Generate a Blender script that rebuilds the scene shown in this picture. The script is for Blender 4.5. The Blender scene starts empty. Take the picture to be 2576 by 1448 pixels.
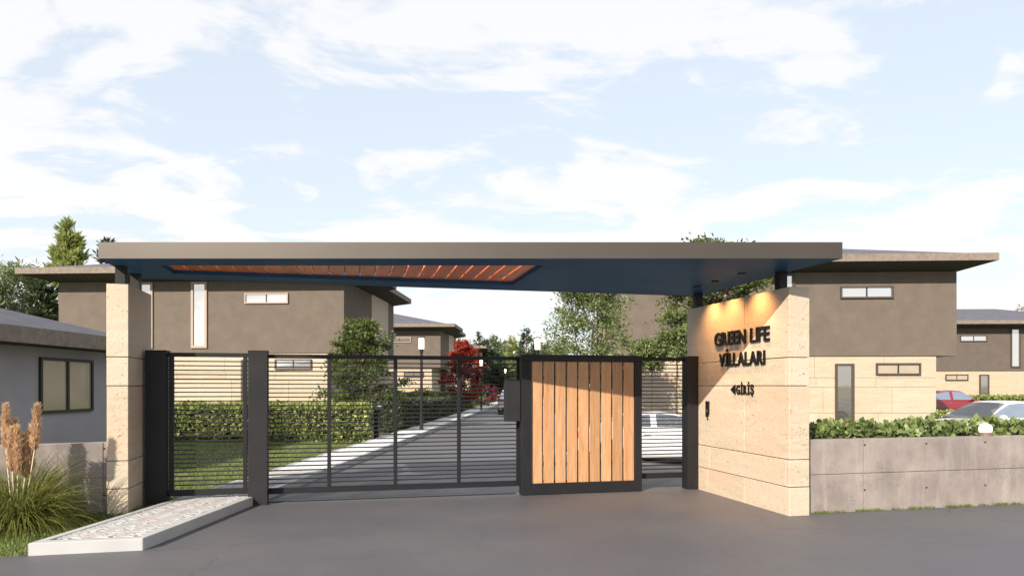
import bpy, bmesh, math, random
import numpy as np
from mathutils import Vector, Matrix

SC = bpy.context.scene
COL = SC.collection
R = math.radians

# ------------------------------------------------------------------ camera
cam = bpy.data.objects.new('camera', bpy.data.cameras.new('camera'))
COL.objects.link(cam)
cam.location = (0, 0, 1.6)
cam.rotation_euler = (R(90), 0, 0)
cam.data.sensor_width = 36.0
cam.data.lens = 36.0 * 1750 / 2576
cam.data.shift_y = 246.0 / 2576
cam.data.clip_start = 0.05
cam.data.clip_end = 6000
SC.camera = cam

# ------------------------------------------------------------------ light
SUN_TO = Vector((-0.95, -1.56, 1.0)).normalized()          # towards the sun
world = bpy.data.worlds.new('World'); SC.world = world
world.use_nodes = True
wn, wl = world.node_tree.nodes, world.node_tree.links
wn.clear()
w_out = wn.new('ShaderNodeOutputWorld'); w_bg = wn.new('ShaderNodeBackground')
w_sky = wn.new('ShaderNodeTexSky'); w_sky.sky_type = 'NISHITA'; w_sky.sun_disc = False
w_sky.sun_elevation = math.asin(SUN_TO.z)
w_sky.sun_rotation = math.atan2(SUN_TO.x, SUN_TO.y) % (2 * math.pi)
w_sky.air_density = 1.0; w_sky.dust_density = 0.6; w_sky.ozone_density = 1.2
w_bg.inputs['Strength'].default_value = 0.125
tc = wn.new('ShaderNodeTexCoord'); sep = wn.new('ShaderNodeSeparateXYZ')
wl.new(tc.outputs['Generated'], sep.inputs[0])
def wmath(op, a, b=None, clamp=False):
    n = wn.new('ShaderNodeMath'); n.operation = op; n.use_clamp = clamp
    for i, v in enumerate((a, b)):
        if v is None: continue
        if isinstance(v, (int, float)): n.inputs[i].default_value = v
        else: wl.new(v, n.inputs[i])
    return n.outputs[0]
zz = wmath('ADD', wmath('MAXIMUM', sep.outputs[2], 0.0), 0.16)
cmb = wn.new('ShaderNodeCombineXYZ')
wl.new(wmath('DIVIDE', sep.outputs[0], zz), cmb.inputs[0])
wl.new(wmath('DIVIDE', sep.outputs[1], zz), cmb.inputs[1])
mp = wn.new('ShaderNodeMapping'); wl.new(cmb.outputs[0], mp.inputs[0])
mp.inputs['Rotation'].default_value = (0, 0, R(-24)); mp.inputs['Scale'].default_value = (0.80, 1.10, 1)
mp.inputs['Location'].default_value = (3.1, 1.7, 0)
def wnoise(scale, detail, rough, dist):
    n = wn.new('ShaderNodeTexNoise'); wl.new(mp.outputs[0], n.inputs['Vector'])
    n.inputs['Scale'].default_value = scale; n.inputs['Detail'].default_value = detail
    n.inputs['Roughness'].default_value = rough; n.inputs['Distortion'].default_value = dist
    return n.outputs['Fac']
n1 = wnoise(1.25, 7, 0.55, 1.3); n2 = wnoise(3.4, 7, 0.62, 1.0)
cmix = wmath('ADD', wmath('MULTIPLY', n1, 0.68), wmath('MULTIPLY', n2, 0.32))
ramp = wn.new('ShaderNodeValToRGB'); wl.new(cmix, ramp.inputs[0])
ramp.color_ramp.elements[0].position = 0.465; ramp.color_ramp.elements[1].position = 0.535
ramp.color_ramp.interpolation = 'EASE'
haz = wmath('POWER', wmath('SUBTRACT', 1.0, wmath('MAXIMUM', sep.outputs[2], 0.0), True), 6.0)
air = wn.new('ShaderNodeMix'); air.data_type = 'RGBA'; air.inputs['Factor'].default_value = 0.70       # thin veil over the blue
wl.new(w_sky.outputs[0], air.inputs['A']); air.inputs['B'].default_value = (4.50, 4.85, 5.20, 1)
cfac = wmath('MINIMUM', wmath('ADD', wmath('MULTIPLY', ramp.outputs[0], 0.80), wmath('MULTIPLY', haz, 0.55)), 0.97)
mx = wn.new('ShaderNodeMix'); mx.data_type = 'RGBA'
wl.new(cfac, mx.inputs['Factor']); wl.new(air.outputs['Result'], mx.inputs['A'])
mx.inputs['B'].default_value = (5.0, 4.98, 4.98, 1)
wl.new(mx.outputs['Result'], w_bg.inputs['Color']); wl.new(w_bg.outputs[0], w_out.inputs[0])

sun = bpy.data.objects.new('sun', bpy.data.lights.new('sun', 'SUN')); COL.objects.link(sun)
sun.data.energy = 5.0; sun.data.angle = R(0.5); sun.data.color = (1.0, 0.90, 0.77)
sun.rotation_euler = (-SUN_TO).to_track_quat('-Z', 'Y').to_euler()
sun.location = SUN_TO * 60

SC.view_settings.view_transform = 'Standard'; SC.view_settings.look = 'None'
SC.view_settings.gamma = 1.0; SC.view_settings.use_curve_mapping = False
SC.view_settings.exposure = 0.70

# ------------------------------------------------------------------ frames
GA = R(13.0)                       # gate line
GC, GS = math.cos(GA), math.sin(GA)
HB = -math.atan(0.05)              # houses and inner road
def G(p, q):                       # gate frame -> world xy
    return (p * GC - q * GS, p * GS + q * GC)
def depress(x, y):                 # the parking court lies a little lower
    def ss(t): t = min(1, max(0, t)); return t * t * (3 - 2 * t)
    q = -x * GS + y * GC
    return -0.36 * ss((x - 1.6) / 2.6) * ss((q - 10.6) / 3.0) if x < 5.6 else -0.36 * ss((x - 1.6) / 2.6) * ss((q - 7.9) / 2.0)

# ------------------------------------------------------------------ materials
MATS = {}
def nodes_of(name):
    m = bpy.data.materials.new(name); m.use_nodes = True
    nt = m.node_tree; b = nt.nodes['Principled BSDF']
    return m, nt, b
def mth(nt, op, a, b=None, clamp=False):
    n = nt.nodes.new('ShaderNodeMath'); n.operation = op; n.use_clamp = clamp
    for i, v in enumerate((a, b)):
        if v is None: continue
        if isinstance(v, (int, float)): n.inputs[i].default_value = v
        else: nt.links.new(v, n.inputs[i])
    return n.outputs[0]
def noise(nt, scale, detail=4, rough=0.55, vec=None, stretch=None, dist=0.0):
    g = nt.nodes.new('ShaderNodeNewGeometry').outputs['Position'] if vec is None else vec
    if stretch:
        m = nt.nodes.new('ShaderNodeMapping'); nt.links.new(g, m.inputs[0])
        m.inputs['Scale'].default_value = stretch; g = m.outputs[0]
    n = nt.nodes.new('ShaderNodeTexNoise'); nt.links.new(g, n.inputs['Vector'])
    n.inputs['Scale'].default_value = scale; n.inputs['Detail'].default_value = detail
    n.inputs['Roughness'].default_value = rough; n.inputs['Distortion'].default_value = dist
    return n.outputs['Fac']
def rampv(nt, v, p0, p1, c0=(0, 0, 0, 1), c1=(1, 1, 1, 1)):
    r = nt.nodes.new('ShaderNodeValToRGB'); nt.links.new(v, r.inputs[0])
    r.color_ramp.elements[0].position = p0; r.color_ramp.elements[1].position = p1
    r.color_ramp.elements[0].color = c0; r.color_ramp.elements[1].color = c1
    return r.outputs[0]
def mixc(nt, f, a, b, mode='MIX'):
    m = nt.nodes.new('ShaderNodeMix'); m.data_type = 'RGBA'; m.blend_type = mode
    for k, v in (('Factor', f), ('A', a), ('B', b)):
        if isinstance(v, (int, float)): m.inputs[k].default_value = v
        elif isinstance(v, tuple): m.inputs[k].default_value = v if len(v) == 4 else (*v, 1)
        else: nt.links.new(v, m.inputs[k])
    return m.outputs['Result']
def bump(nt, b, h, strength, dist):
    n = nt.nodes.new('ShaderNodeBump'); n.inputs['Strength'].default_value = strength
    n.inputs['Distance'].default_value = dist
    nt.links.new(h, n.inputs['Height']); nt.links.new(n.outputs[0], b.inputs['Normal'])
def simple(name, c, rough=0.5, metal=0.0, var=0.12, scale=6, bs=0.0, bd=0.01, bscale=60, spec=0.5, coat=0.0):
    m, nt, b = nodes_of(name)
    n = noise(nt, scale, 5)
    lo = tuple(x * (1 - var) for x in c); hi = tuple(min(1, x * (1 + var)) for x in c)
    nt.links.new(mixc(nt, rampv(nt, n, 0.3, 0.7), lo, hi), b.inputs['Base Color'])
    b.inputs['Roughness'].default_value = rough; b.inputs['Metallic'].default_value = metal
    b.inputs['Specular IOR Level'].default_value = spec
    if coat: b.inputs['Coat Weight'].default_value = coat; b.inputs['Coat Roughness'].default_value = 0.04
    if bs: bump(nt, b, noise(nt, bscale, 4), bs, bd)
    MATS[name] = m; return m

def stone_mat(name, tint=(1, 1, 1), k=1.0):
    m, nt, b = nodes_of(name)
    oi = nt.nodes.new('ShaderNodeObjectInfo').outputs['Random']
    band = noise(nt, 1.0, 5, 0.6, stretch=(1.3, 1.3, 9.0), dist=0.6)
    blot = noise(nt, 1.7, 4, 0.55)
    c = mixc(nt, rampv(nt, band, 0.34, 0.66), (0.70 * k, 0.555 * k, 0.39 * k), (0.80 * k, 0.69 * k, 0.54 * k))
    c = mixc(nt, mth(nt, 'MULTIPLY', rampv(nt, blot, 0.48, 0.60), 0.7), c, (0.84 * k, 0.60 * k, 0.44 * k))
    c = mixc(nt, mth(nt, 'MULTIPLY', oi, 0.65), c, (0.84 * k, 0.75 * k, 0.60 * k))
    v = nt.nodes.new('ShaderNodeTexNoise')
    g = nt.nodes.new('ShaderNodeNewGeometry').outputs['Position']
    mpn = nt.nodes.new('ShaderNodeMapping'); nt.links.new(g, mpn.inputs[0]); mpn.inputs['Scale'].default_value = (1, 1, 2.2)
    nt.links.new(mpn.outputs[0], v.inputs['Vector']); v.inputs['Scale'].default_value = 19; v.inputs['Detail'].default_value = 3
    pits = rampv(nt, v.outputs['Fac'], 0.665, 0.70)
    c = mixc(nt, mth(nt, 'MULTIPLY', pits, 0.5), c, (0.16, 0.075, 0.04))
    nt.links.new(c, b.inputs['Base Color'])
    b.inputs['Roughness'].default_value = 0.85
    h = mth(nt, 'SUBTRACT', mth(nt, 'ADD', mth(nt, 'MULTIPLY', noise(nt, 42, 4, 0.6), 0.55), mth(nt, 'MULTIPLY', noise(nt, 14, 3), 0.6)), mth(nt, 'MULTIPLY', pits, 0.7))
    bump(nt, b, h, 0.6, 0.016)
    MATS[name] = m
stone_mat('travertine', k=0.59); stone_mat('house_stone', k=0.545)

def concrete_mat():
    m, nt, b = nodes_of('concrete')
    a = noise(nt, 2.2, 6, 0.62); s = noise(nt, 3.0, 5, 0.6, stretch=(2.4, 2.4, 0.35)); f = noise(nt, 34, 4, 0.7)
    c = mixc(nt, rampv(nt, a, 0.36, 0.68), (0.195, 0.165, 0.153), (0.295, 0.255, 0.235))
    c = mixc(nt, mth(nt, 'MULTIPLY', rampv(nt, s, 0.52, 0.72), 0.45), c, (0.35, 0.32, 0.29))
    rough_patch = mth(nt, 'MULTIPLY', rampv(nt, f, 0.52, 0.66), rampv(nt, noise(nt, 2.0, 4), 0.44, 0.6))
    c = mixc(nt, mth(nt, 'MULTIPLY', rough_patch, 0.45), c, (0.085, 0.07, 0.06))
    nt.links.new(c, b.inputs['Base Color']); b.inputs['Roughness'].default_value = 0.9
    bump(nt, b, mth(nt, 'SUBTRACT', f, mth(nt, 'MULTIPLY', rough_patch, 0.8)), 0.4, 0.006)
    MATS['concrete'] = m
concrete_mat()

def asphalt_mat():
    m, nt, b = nodes_of('asphalt')
    fine = noise(nt, 75, 4, 0.8); big = noise(nt, 0.55, 5, 0.6); mid = noise(nt, 5.5, 4, 0.6)
    c = mixc(nt, rampv(nt, fine, 0.35, 0.7), (0.054, 0.054, 0.063), (0.142, 0.138, 0.152))
    c = mixc(nt, mth(nt, 'MULTIPLY', rampv(nt, big, 0.42, 0.62), 0.5), c, (0.128, 0.122, 0.118))
    c = mixc(nt, mth(nt, 'MULTIPLY', rampv(nt, mid, 0.55, 0.75), 0.22), c, (0.05, 0.05, 0.053))
    vo = nt.nodes.new('ShaderNodeTexVoronoi'); vo.feature = 'DISTANCE_TO_EDGE'
    g = nt.nodes.new('ShaderNodeNewGeometry').outputs['Position']
    nz = nt.nodes.new('ShaderNodeTexNoise'); nz.inputs['Scale'].default_value = 1.6; nz.inputs['Detail'].default_value = 5
    nt.links.new(g, nz.inputs['Vector'])
    wv = nt.nodes.new('ShaderNodeVectorMath'); wv.operation = 'MULTIPLY_ADD'
    nt.links.new(nz.outputs['Color'], wv.inputs[0]); wv.inputs[1].default_value = (0.9, 0.9, 0.9); nt.links.new(g, wv.inputs[2])
    nt.links.new(wv.outputs[0], vo.inputs['Vector']); vo.inputs['Scale'].default_value = 0.33
    crack = rampv(nt, vo.outputs['Distance'], 0.0, 0.006, (1, 1, 1, 1), (0, 0, 0, 1))
    crack = mth(nt, 'MULTIPLY', crack, rampv(nt, noise(nt, 0.5, 3), 0.5, 0.62))
    c = mixc(nt, mth(nt, 'MULTIPLY', crack, 0.55), c, (0.025, 0.025, 0.026))
    nt.links.new(c, b.inputs['Base Color'])
    nt.links.new(mixc(nt, rampv(nt, big, 0.35, 0.7), (0.50, 0.50, 0.50), (0.64, 0.64, 0.64)), b.inputs['Roughness'])
    bump(nt, b, mth(nt, 'ADD', fine, mth(nt, 'MULTIPLY', mid, 0.5)), 0.6, 0.006)
    b.inputs['Specular IOR Level'].default_value = 0.35
    MATS['asphalt'] = m
asphalt_mat()

def wood_mat(name, c0, c1, axis, rough=0.45):
    m, nt, b = nodes_of(name)
    oi = nt.nodes.new('ShaderNodeObjectInfo').outputs['Random']
    tcn = nt.nodes.new('ShaderNodeTexCoord').outputs['Object']
    addv = nt.nodes.new('ShaderNodeVectorMath'); addv.operation = 'ADD'
    cmbn = nt.nodes.new('ShaderNodeCombineXYZ')
    for i in range(3): nt.links.new(mth(nt, 'MULTIPLY', oi, 7.3 + 3 * i), cmbn.inputs[i])
    nt.links.new(tcn, addv.inputs[0]); nt.links.new(cmbn.outputs[0], addv.inputs[1])
    st = [26, 26, 26]; st[axis] = 1.6
    gr = noise(nt, 1.0, 5, 0.6, vec=addv.outputs[0], stretch=tuple(st), dist=0.8)
    fi = noise(nt, 3.2, 4, 0.6, vec=addv.outputs[0], stretch=tuple(st))
    c = mixc(nt, rampv(nt, gr, 0.3, 0.7), c0, c1)
    c = mixc(nt, mth(nt, 'MULTIPLY', rampv(nt, fi, 0.5, 0.72), 0.35), c, tuple(x * 0.55 for x in c0))
    hs = nt.nodes.new('ShaderNodeHueSaturation'); nt.links.new(c, hs.inputs['Color'])
    nt.links.new(mth(nt, 'ADD', mth(nt, 'MULTIPLY', oi, 0.34), 0.83), hs.inputs['Value'])
    nt.links.new(hs.outputs[0], b.inputs['Base Color']); b.inputs['Roughness'].default_value = rough
    bump(nt, b, gr, 0.2, 0.003)
    MATS[name] = m
wood_mat('gate_wood', (0.36, 0.175, 0.075), (0.50, 0.295, 0.155), 2)
wood_mat('soffit_wood', (0.55, 0.12, 0.035), (0.80, 0.24, 0.08), 1)

def leaf_mat(name, c0, c1, trans=0.25):
    m, nt, b = nodes_of(name)
    ri = nt.nodes.new('ShaderNodeNewGeometry').outputs['Random Per Island']
    c = mixc(nt, ri, c0, c1)
    c = mixc(nt, mth(nt, 'MULTIPLY', rampv(nt, noise(nt, 1.3, 2), 0.35, 0.7), 0.35), c, tuple(x * 0.6 for x in c0))
    nt.links.new(c, b.inputs['Base Color']); b.inputs['Roughness'].default_value = 0.5
    b.inputs['Specular IOR Level'].default_value = 0.35
    tr = nt.nodes.new('ShaderNodeBsdfTranslucent'); nt.links.new(mixc(nt, 0.5, c, c1), tr.inputs[0])
    ms = nt.nodes.new('ShaderNodeMixShader'); ms.inputs[0].default_value = trans
    nt.links.new(b.outputs[0], ms.inputs[1]); nt.links.new(tr.outputs[0], ms.inputs[2])
    nt.links.new(ms.outputs[0], nt.nodes['Material Output'].inputs[0])
    MATS[name] = m
leaf_mat('leaf_hedge', (0.12, 0.15, 0.035), (0.40, 0.46, 0.15))
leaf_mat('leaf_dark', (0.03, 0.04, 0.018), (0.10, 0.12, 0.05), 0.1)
leaf_mat('leaf_ivy', (0.075, 0.11, 0.03), (0.26, 0.33, 0.12))
leaf_mat('leaf_tree', (0.045, 0.07, 0.014), (0.13, 0.165, 0.04))
leaf_mat('leaf_airy', (0.07, 0.10, 0.03), (0.24, 0.29, 0.11))
leaf_mat('leaf_red', (0.19, 0.014, 0.010), (0.40, 0.055, 0.022))
leaf_mat('leaf_plum', (0.10, 0.012, 0.02), (0.22, 0.03, 0.04))
leaf_mat('needle_light', (0.20, 0.25, 0.06), (0.42, 0.46, 0.16), 0.45)
leaf_mat('needle_dark', (0.020, 0.040, 0.016), (0.075, 0.105, 0.04))
leaf_mat('needle_mid', (0.06, 0.09, 0.035), (0.21, 0.26, 0.11))
leaf_mat('grass_blade', (0.07, 0.11, 0.02), (0.20, 0.25, 0.06))
leaf_mat('pampas_blade', (0.06, 0.085, 0.014), (0.30, 0.30, 0.07))
leaf_mat('plume', (0.40, 0.21, 0.09), (0.85, 0.66, 0.46), 0.4)
leaf_mat('plume_stem', (0.70, 0.62, 0.48), (0.85, 0.78, 0.65), 0.1)
leaf_mat('dry_leaf', (0.16, 0.10, 0.04), (0.36, 0.26, 0.11))
simple('bark', (0.09, 0.065, 0.045), 0.9, var=0.35, scale=18, bs=0.6, bd=0.02, bscale=30)
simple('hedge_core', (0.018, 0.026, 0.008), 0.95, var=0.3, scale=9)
simple('lawn', (0.14, 0.16, 0.05), 0.95, var=0.35, scale=5, bs=0.6, bd=0.02, bscale=120)
simple('dry_ground', (0.16, 0.15, 0.085), 0.95, var=0.3, scale=0.3)
simple('kerb_white', (0.40, 0.40, 0.40), 0.75, var=0.05, scale=3, bs=0.12, bd=0.004, bscale=80)
simple('paving_white', (0.62, 0.62, 0.62), 0.8, var=0.08, scale=2, bs=0.12, bd=0.004, bscale=60)
simple('mortar', (0.16, 0.155, 0.15), 0.9)
simple('stucco', (0.122, 0.098, 0.080), 0.9, var=0.10, scale=2.2, bs=0.22, bd=0.004, bscale=150)
simple('stucco_grey', (0.30, 0.285, 0.315), 0.9, var=0.08, scale=1.2, bs=0.22, bd=0.004, bscale=150)
simple('stucco_brown', (0.105, 0.084, 0.071), 0.9, var=0.10, scale=2.2, bs=0.22, bd=0.004, bscale=150)
simple('canopy_paint', (0.070, 0.060, 0.051), 0.46, metal=0.55, var=0.06, scale=1.1, spec=0.5, bs=0.05, bd=0.003, bscale=40)
simple('soffit_reflected_blue', (0.030, 0.092, 0.19), 0.5, var=0.1, scale=1.5, spec=0.02)  # blue of the reflected light in the shade, put into the base colour
simple('eave_concrete', (0.185, 0.15, 0.125), 0.85, var=0.22, scale=7, bs=0.2, bd=0.004, bscale=60)
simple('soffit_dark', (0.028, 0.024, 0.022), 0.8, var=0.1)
simple('gate_metal', (0.012, 0.012, 0.014), 0.5, metal=0.0, var=0.15, scale=3, spec=0.3, bs=0.05, bd=0.002, bscale=200)
simple('post_metal', (0.020, 0.020, 0.022), 0.55, var=0.18, scale=2.5, spec=0.2, bs=0.05, bd=0.002, bscale=200)
simple('letter_black', (0.007, 0.007, 0.008), 0.5, var=0.1, spec=0.2)
simple('frame_beige', (0.32, 0.245, 0.205), 0.6, var=0.05)
simple('frame_brown', (0.060, 0.045, 0.037), 0.55, var=0.08)
simple('frame_black', (0.018, 0.018, 0.018), 0.5, var=0.08)
simple('car_white', (0.62, 0.62, 0.63), 0.28, var=0.02, coat=1.0)
simple('car_red', (0.17, 0.010, 0.018), 0.3, var=0.05, coat=1.0)
simple('car_trim', (0.015, 0.015, 0.016), 0.5, var=0.1)
simple('chrome', (0.75, 0.75, 0.76), 0.12, metal=1.0, var=0.02)
simple('tyre', (0.012, 0.012, 0.012), 0.85, var=0.1)
simple('tail_red', (0.40, 0.008, 0.015), 0.2, var=0.05, coat=0.5)
simple('skin', (0.45, 0.26, 0.18), 0.6, var=0.05)
simple('cloth_dark', (0.02, 0.02, 0.025), 0.9, var=0.1)
simple('cloth_orange', (0.62, 0.13, 0.02), 0.85, var=0.1)
simple('hair', (0.02, 0.014, 0.01), 0.6, var=0.1)
simple('lamp_base', (0.16, 0.11, 0.075), 0.5, var=0.1)
def glass(name, c, rough=0.03, metal=0.85):
    m, nt, b = nodes_of(name)
    b.inputs['Base Color'].default_value = (*c, 1); b.inputs['Roughness'].default_value = rough; b.inputs['Metallic'].default_value = metal
    bump(nt, b, noise(nt, 1.4, 2), 0.02, 0.02)
    MATS[name] = m
simple('window_beige_reflection', (0.34, 0.29, 0.22), 0.25, var=0.06, scale=1.5, coat=0.6); glass('window_glass', (0.72, 0.71, 0.70)); glass('window_glass_dark', (0.42, 0.40, 0.37)); glass('car_glass', (0.36, 0.41, 0.49), 0.03, 0.75)  # beige panes: the reflection in the glass is put into the base colour
def emit(name, c, s):
    m, nt, b = nodes_of(name)
    b.inputs['Base Color'].default_value = (0.8, 0.8, 0.8, 1)
    b.inputs['Emission Color'].default_value = (*c, 1); b.inputs['Emission Strength'].default_value = s
    MATS[name] = m
emit('lamp_glow', (1.0, 0.88, 0.70), 2.2); emit('downlight_glow', (1.0, 0.78, 0.5), 14.0)
def roof_mat():
    m, nt, b = nodes_of('roof_shingle')
    g = nt.nodes.new('ShaderNodeNewGeometry').outputs['Position']
    sp = nt.nodes.new('ShaderNodeSeparateXYZ'); nt.links.new(g, sp.inputs[0])
    saw = mth(nt, 'FRACT', mth(nt, 'MULTIPLY', sp.outputs[2], 17.0))
    n = noise(nt, 3.0, 4)
    c = mixc(nt, n, (0.075, 0.075, 0.095), (0.15, 0.15, 0.175))
    c = mixc(nt, mth(nt, 'MULTIPLY', rampv(nt, saw, 0.0, 0.25, (1, 1, 1, 1), (0, 0, 0, 1)), 0.6), c, (0.03, 0.03, 0.04))
    nt.links.new(c, b.inputs['Base Color']); b.inputs['Roughness'].default_value = 0.85; b.inputs['Specular IOR Level'].default_value = 0.2
    bump(nt, b, saw, 0.6, 0.02); MATS['roof_shingle'] = m
roof_mat()
def sett_mat():
    m, nt, b = nodes_of('setts')
    ri = nt.nodes.new('ShaderNodeNewGeometry').outputs['Random Per Island']
    c = mixc(nt, ri, (0.35, 0.345, 0.34), (0.42, 0.415, 0.41))
    pk = rampv(nt, noise(nt, 2.6, 2), 0.56, 0.64)
    c = mixc(nt, mth(nt, 'MULTIPLY', pk, 0.6), c, (0.41, 0.33, 0.325))
    nt.links.new(c, b.inputs['Base Color']); b.inputs['Roughness'].default_value = 0.8
    bump(nt, b, noise(nt, 90, 3), 0.3, 0.004); MATS['setts'] = m
sett_mat()

# ------------------------------------------------------------------ mesh helpers
class MB:
    def __init__(s): s.v = []; s.f = []
    def add(s, vs, fs):
        o = len(s.v); s.v += [tuple(v) for v in vs]; s.f += [tuple(i + o for i in f) for f in fs]; return s
    def box(s, x0, x1, y0, y1, z0, z1):
        return s.add([(x0, y0, z0), (x1, y0, z0), (x1, y1, z0), (x0, y1, z0), (x0, y0, z1), (x1, y0, z1), (x1, y1, z1), (x0, y1, z1)],
                     [(0, 3, 2, 1), (4, 5, 6, 7), (0, 1, 5, 4), (1, 2, 6, 5), (2, 3, 7, 6), (3, 0, 4, 7)])
    def prism(s, poly, z0, z1):
        n = len(poly)
        return s.add([(x, y, z0) for x, y in poly] + [(x, y, z1) for x, y in poly],
                     [tuple(range(n))[::-1], tuple(range(n, 2 * n))] + [(i, (i + 1) % n, n + (i + 1) % n, n + i) for i in range(n)])
    def tube(s, pts, rads, n=8):
        pts = [Vector(p) for p in pts]; vs = []; fs = []
        for i, p in enumerate(pts):
            d = (pts[min(i + 1, len(pts) - 1)] - pts[max(i - 1, 0)]).normalized()
            a = d.orthogonal().normalized(); b2 = d.cross(a)
            for k in range(n):
                t = 2 * math.pi * k / n
                vs.append(p + (a * math.cos(t) + b2 * math.sin(t)) * rads[i])
        for i in range(len(pts) - 1):
            for k in range(n):
                fs.append((i * n + k, i * n + (k + 1) % n, (i + 1) * n + (k + 1) % n, (i + 1) * n + k))
        fs.append(tuple(range(n))[::-1]); m = (len(pts) - 1) * n; fs.append(tuple(range(m, m + n)))
        return s.add(vs, fs)
    def lathe(s, prof, n=16, cx=0, cy=0):
        vs = []; fs = []
        for r, z in prof:
            for k in range(n):
                t = 2 * math.pi * k / n; vs.append((cx + r * math.cos(t), cy + r * math.sin(t), z))
        for i in range(len(prof) - 1):
            for k in range(n):
                fs.append((i * n + k, i * n + (k + 1) % n, (i + 1) * n + (k + 1) % n, (i + 1) * n + k))
        fs.append(tuple(range(n))[::-1]); m = (len(prof) - 1) * n; fs.append(tuple(range(m, m + n)))
        return s.add(vs, fs)
    def build(s, name, mat, parent=None, smooth=False, bevel=0.0, origin=None):
        me = bpy.data.meshes.new(name)
        vs = s.v
        if origin: vs = [(x - origin[0], y - origin[1], z - origin[2]) for x, y, z in vs]
        me.from_pydata(vs, [], s.f); me.update()
        bm = bmesh.new(); bm.from_mesh(me)
        bmesh.ops.recalc_face_normals(bm, faces=bm.faces)
        if bevel: bmesh.ops.bevel(bm, geom=bm.edges[:], offset=bevel, segments=1, affect='EDGES', clamp_overlap=True)
        bm.to_mesh(me); bm.free()
        if smooth: me.shade_smooth()
        return link(name, me, mat, parent, origin)
def link(name, me, mat, parent=None, origin=None):
    o = bpy.data.objects.new(name, me); COL.objects.link(o)
    if mat is not None:
        me.materials.clear(); me.materials.append(MATS[mat] if isinstance(mat, str) else mat)
    if parent is not None: o.parent = parent
    if origin: o.location = origin
    return o
def tag(o, label=None, cat=None, group=None, kind=None):
    if label: o['label'] = label
    if cat: o['category'] = cat
    if group: o['group'] = group
    if kind: o['kind'] = kind
    return o
def empty(name, loc, rz=0.0, label=None, cat=None, group=None):
    o = bpy.data.objects.new(name, None); COL.objects.link(o); o.location = loc; o.rotation_euler = (0, 0, rz)
    o.empty_display_size = 0.2
    return tag(o, label, cat, group)
def bx(name, mat, parent, x0, x1, y0, y1, z0, z1, bevel=0.0, org=False):
    o = ((x0 + x1) / 2, (y0 + y1) / 2, (z0 + z1) / 2) if org else None
    return MB().box(x0, x1, y0, y1, z0, z1).build(name, mat, parent, bevel=bevel, origin=o)

def mesh_np(name, V, F):                         # V (n,3), F (m,k) equal-sized faces
    me = bpy.data.meshes.new(name); k = F.shape[1]
    me.vertices.add(len(V)); me.vertices.foreach_set('co', V.astype(np.float32).ravel())
    me.loops.add(F.size); me.loops.foreach_set('vertex_index', F.astype(np.int32).ravel())
    me.polygons.add(len(F)); me.polygons.foreach_set('loop_start', np.arange(0, F.size, k, dtype=np.int32))
    me.update(calc_edges=True); me.validate()
    return me
def unit(a): return a / np.maximum(np.linalg.norm(a, axis=1, keepdims=True), 1e-9)
def leaves_np(P, D, size, rng, aspect=0.5, jitter=0.35):
    """diamond leaves folded a little: P base points, D growth directions"""
    n = len(P); D = unit(D); S = unit(np.cross(D, rng.normal(size=(n, 3)))); N = np.cross(S, D)
    L = size * (1 + jitter * rng.uniform(-1, 1, (n, 1))); W = L * aspect
    b = P; t = P + D * L; m = P + D * L * 0.45 + N * W * 0.12
    V = np.stack([b, m + S * W * 0.5 - N * W * 0.2, t, m - S * W * 0.5 - N * W * 0.2], 1).reshape(-1, 3)
    F = np.arange(4 * n).reshape(n, 4)
    return V, F
def leaf_obj(name, P, D, size, mat, parent, seed, aspect=0.5):
    rng = np.random.default_rng(seed)
    V, F = leaves_np(P, D, size, rng, aspect)
    return link(name, mesh_np(name, V, F), mat, parent)

# ------------------------------------------------------------------ setting: ground, road, lawns, sidewalks
g = MB().add([(-2500, -2500, -0.5), (2500, -2500, -0.5), (2500, 2500, -0.5), (-2500, 2500, -0.5)], [(0, 1, 2, 3)]).build('ground', 'dry_ground')
tag(g, 'wide dry grassy ground reaching the horizon', 'ground', kind='structure')
nx, ny = 111, 101
xs = np.linspace(-50, 60, nx); ys = np.linspace(-40, 150, ny)
xs = np.sort(np.concatenate([xs, np.linspace(0.5, 9, 30)])); ys = np.sort(np.concatenate([ys, np.linspace(7, 16, 30)]))
V = np.array([(x, y, depress(x, y)) for y in ys for x in xs]); nx = len(xs); ny = len(ys)
F = np.array([(j * nx + i, j * nx + i + 1, (j + 1) * nx + i + 1, (j + 1) * nx + i) for j in range(ny - 1) for i in range(nx - 1)])
road_me = mesh_np('road', V, F); road_me.shade_smooth()
tag(link('road', road_me, 'asphalt'), 'grey asphalt road in front of and behind the gate', 'road', kind='structure')

PL, PR = -4.89, -3.94                               # sidewalk edges (house frame)
def H(p, y): return (p + 0.05 * y, y)
fl = (-4.562, 6.560); fr = (-3.601, 6.782)
sw = MB().prism([fl, fr, H(PR, 140), H(PL, 140)], -0.05, 0.100).build('sidewalk', 'mortar')
tag(sw, 'raised sidewalk running through the side gate', 'sidewalk', kind='structure')
k = MB()
ew = 0.085
k.prism([H(PR - ew, 6.92), H(PR + 0.003, 6.775), H(PR + 0.003, 140), H(PR - ew, 140)], -0.04, 0.118)
kr = k.build('kerb', 'kerb_white', sw, bevel=0.006)
kl = MB().prism([H(PL - 0.003, 6.553), H(PL + ew, 6.72), H(PL + ew, 140), H(PL - 0.003, 140)], -0.04, 0.118).build('kerb', 'kerb_white', sw, bevel=0.006)
e1x, e1y = GC, GS
kf = MB().prism([(fl[0] + e1y * .004, fl[1] - e1x * .004), (fr[0] + e1y * .004, fr[1] - e1x * .004), H(PR - 0.004, 6.90), H(PL + 0.004, 6.68)], -0.045, 0.1165).build('kerb', 'kerb_white', sw, bevel=0.005)
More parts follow.
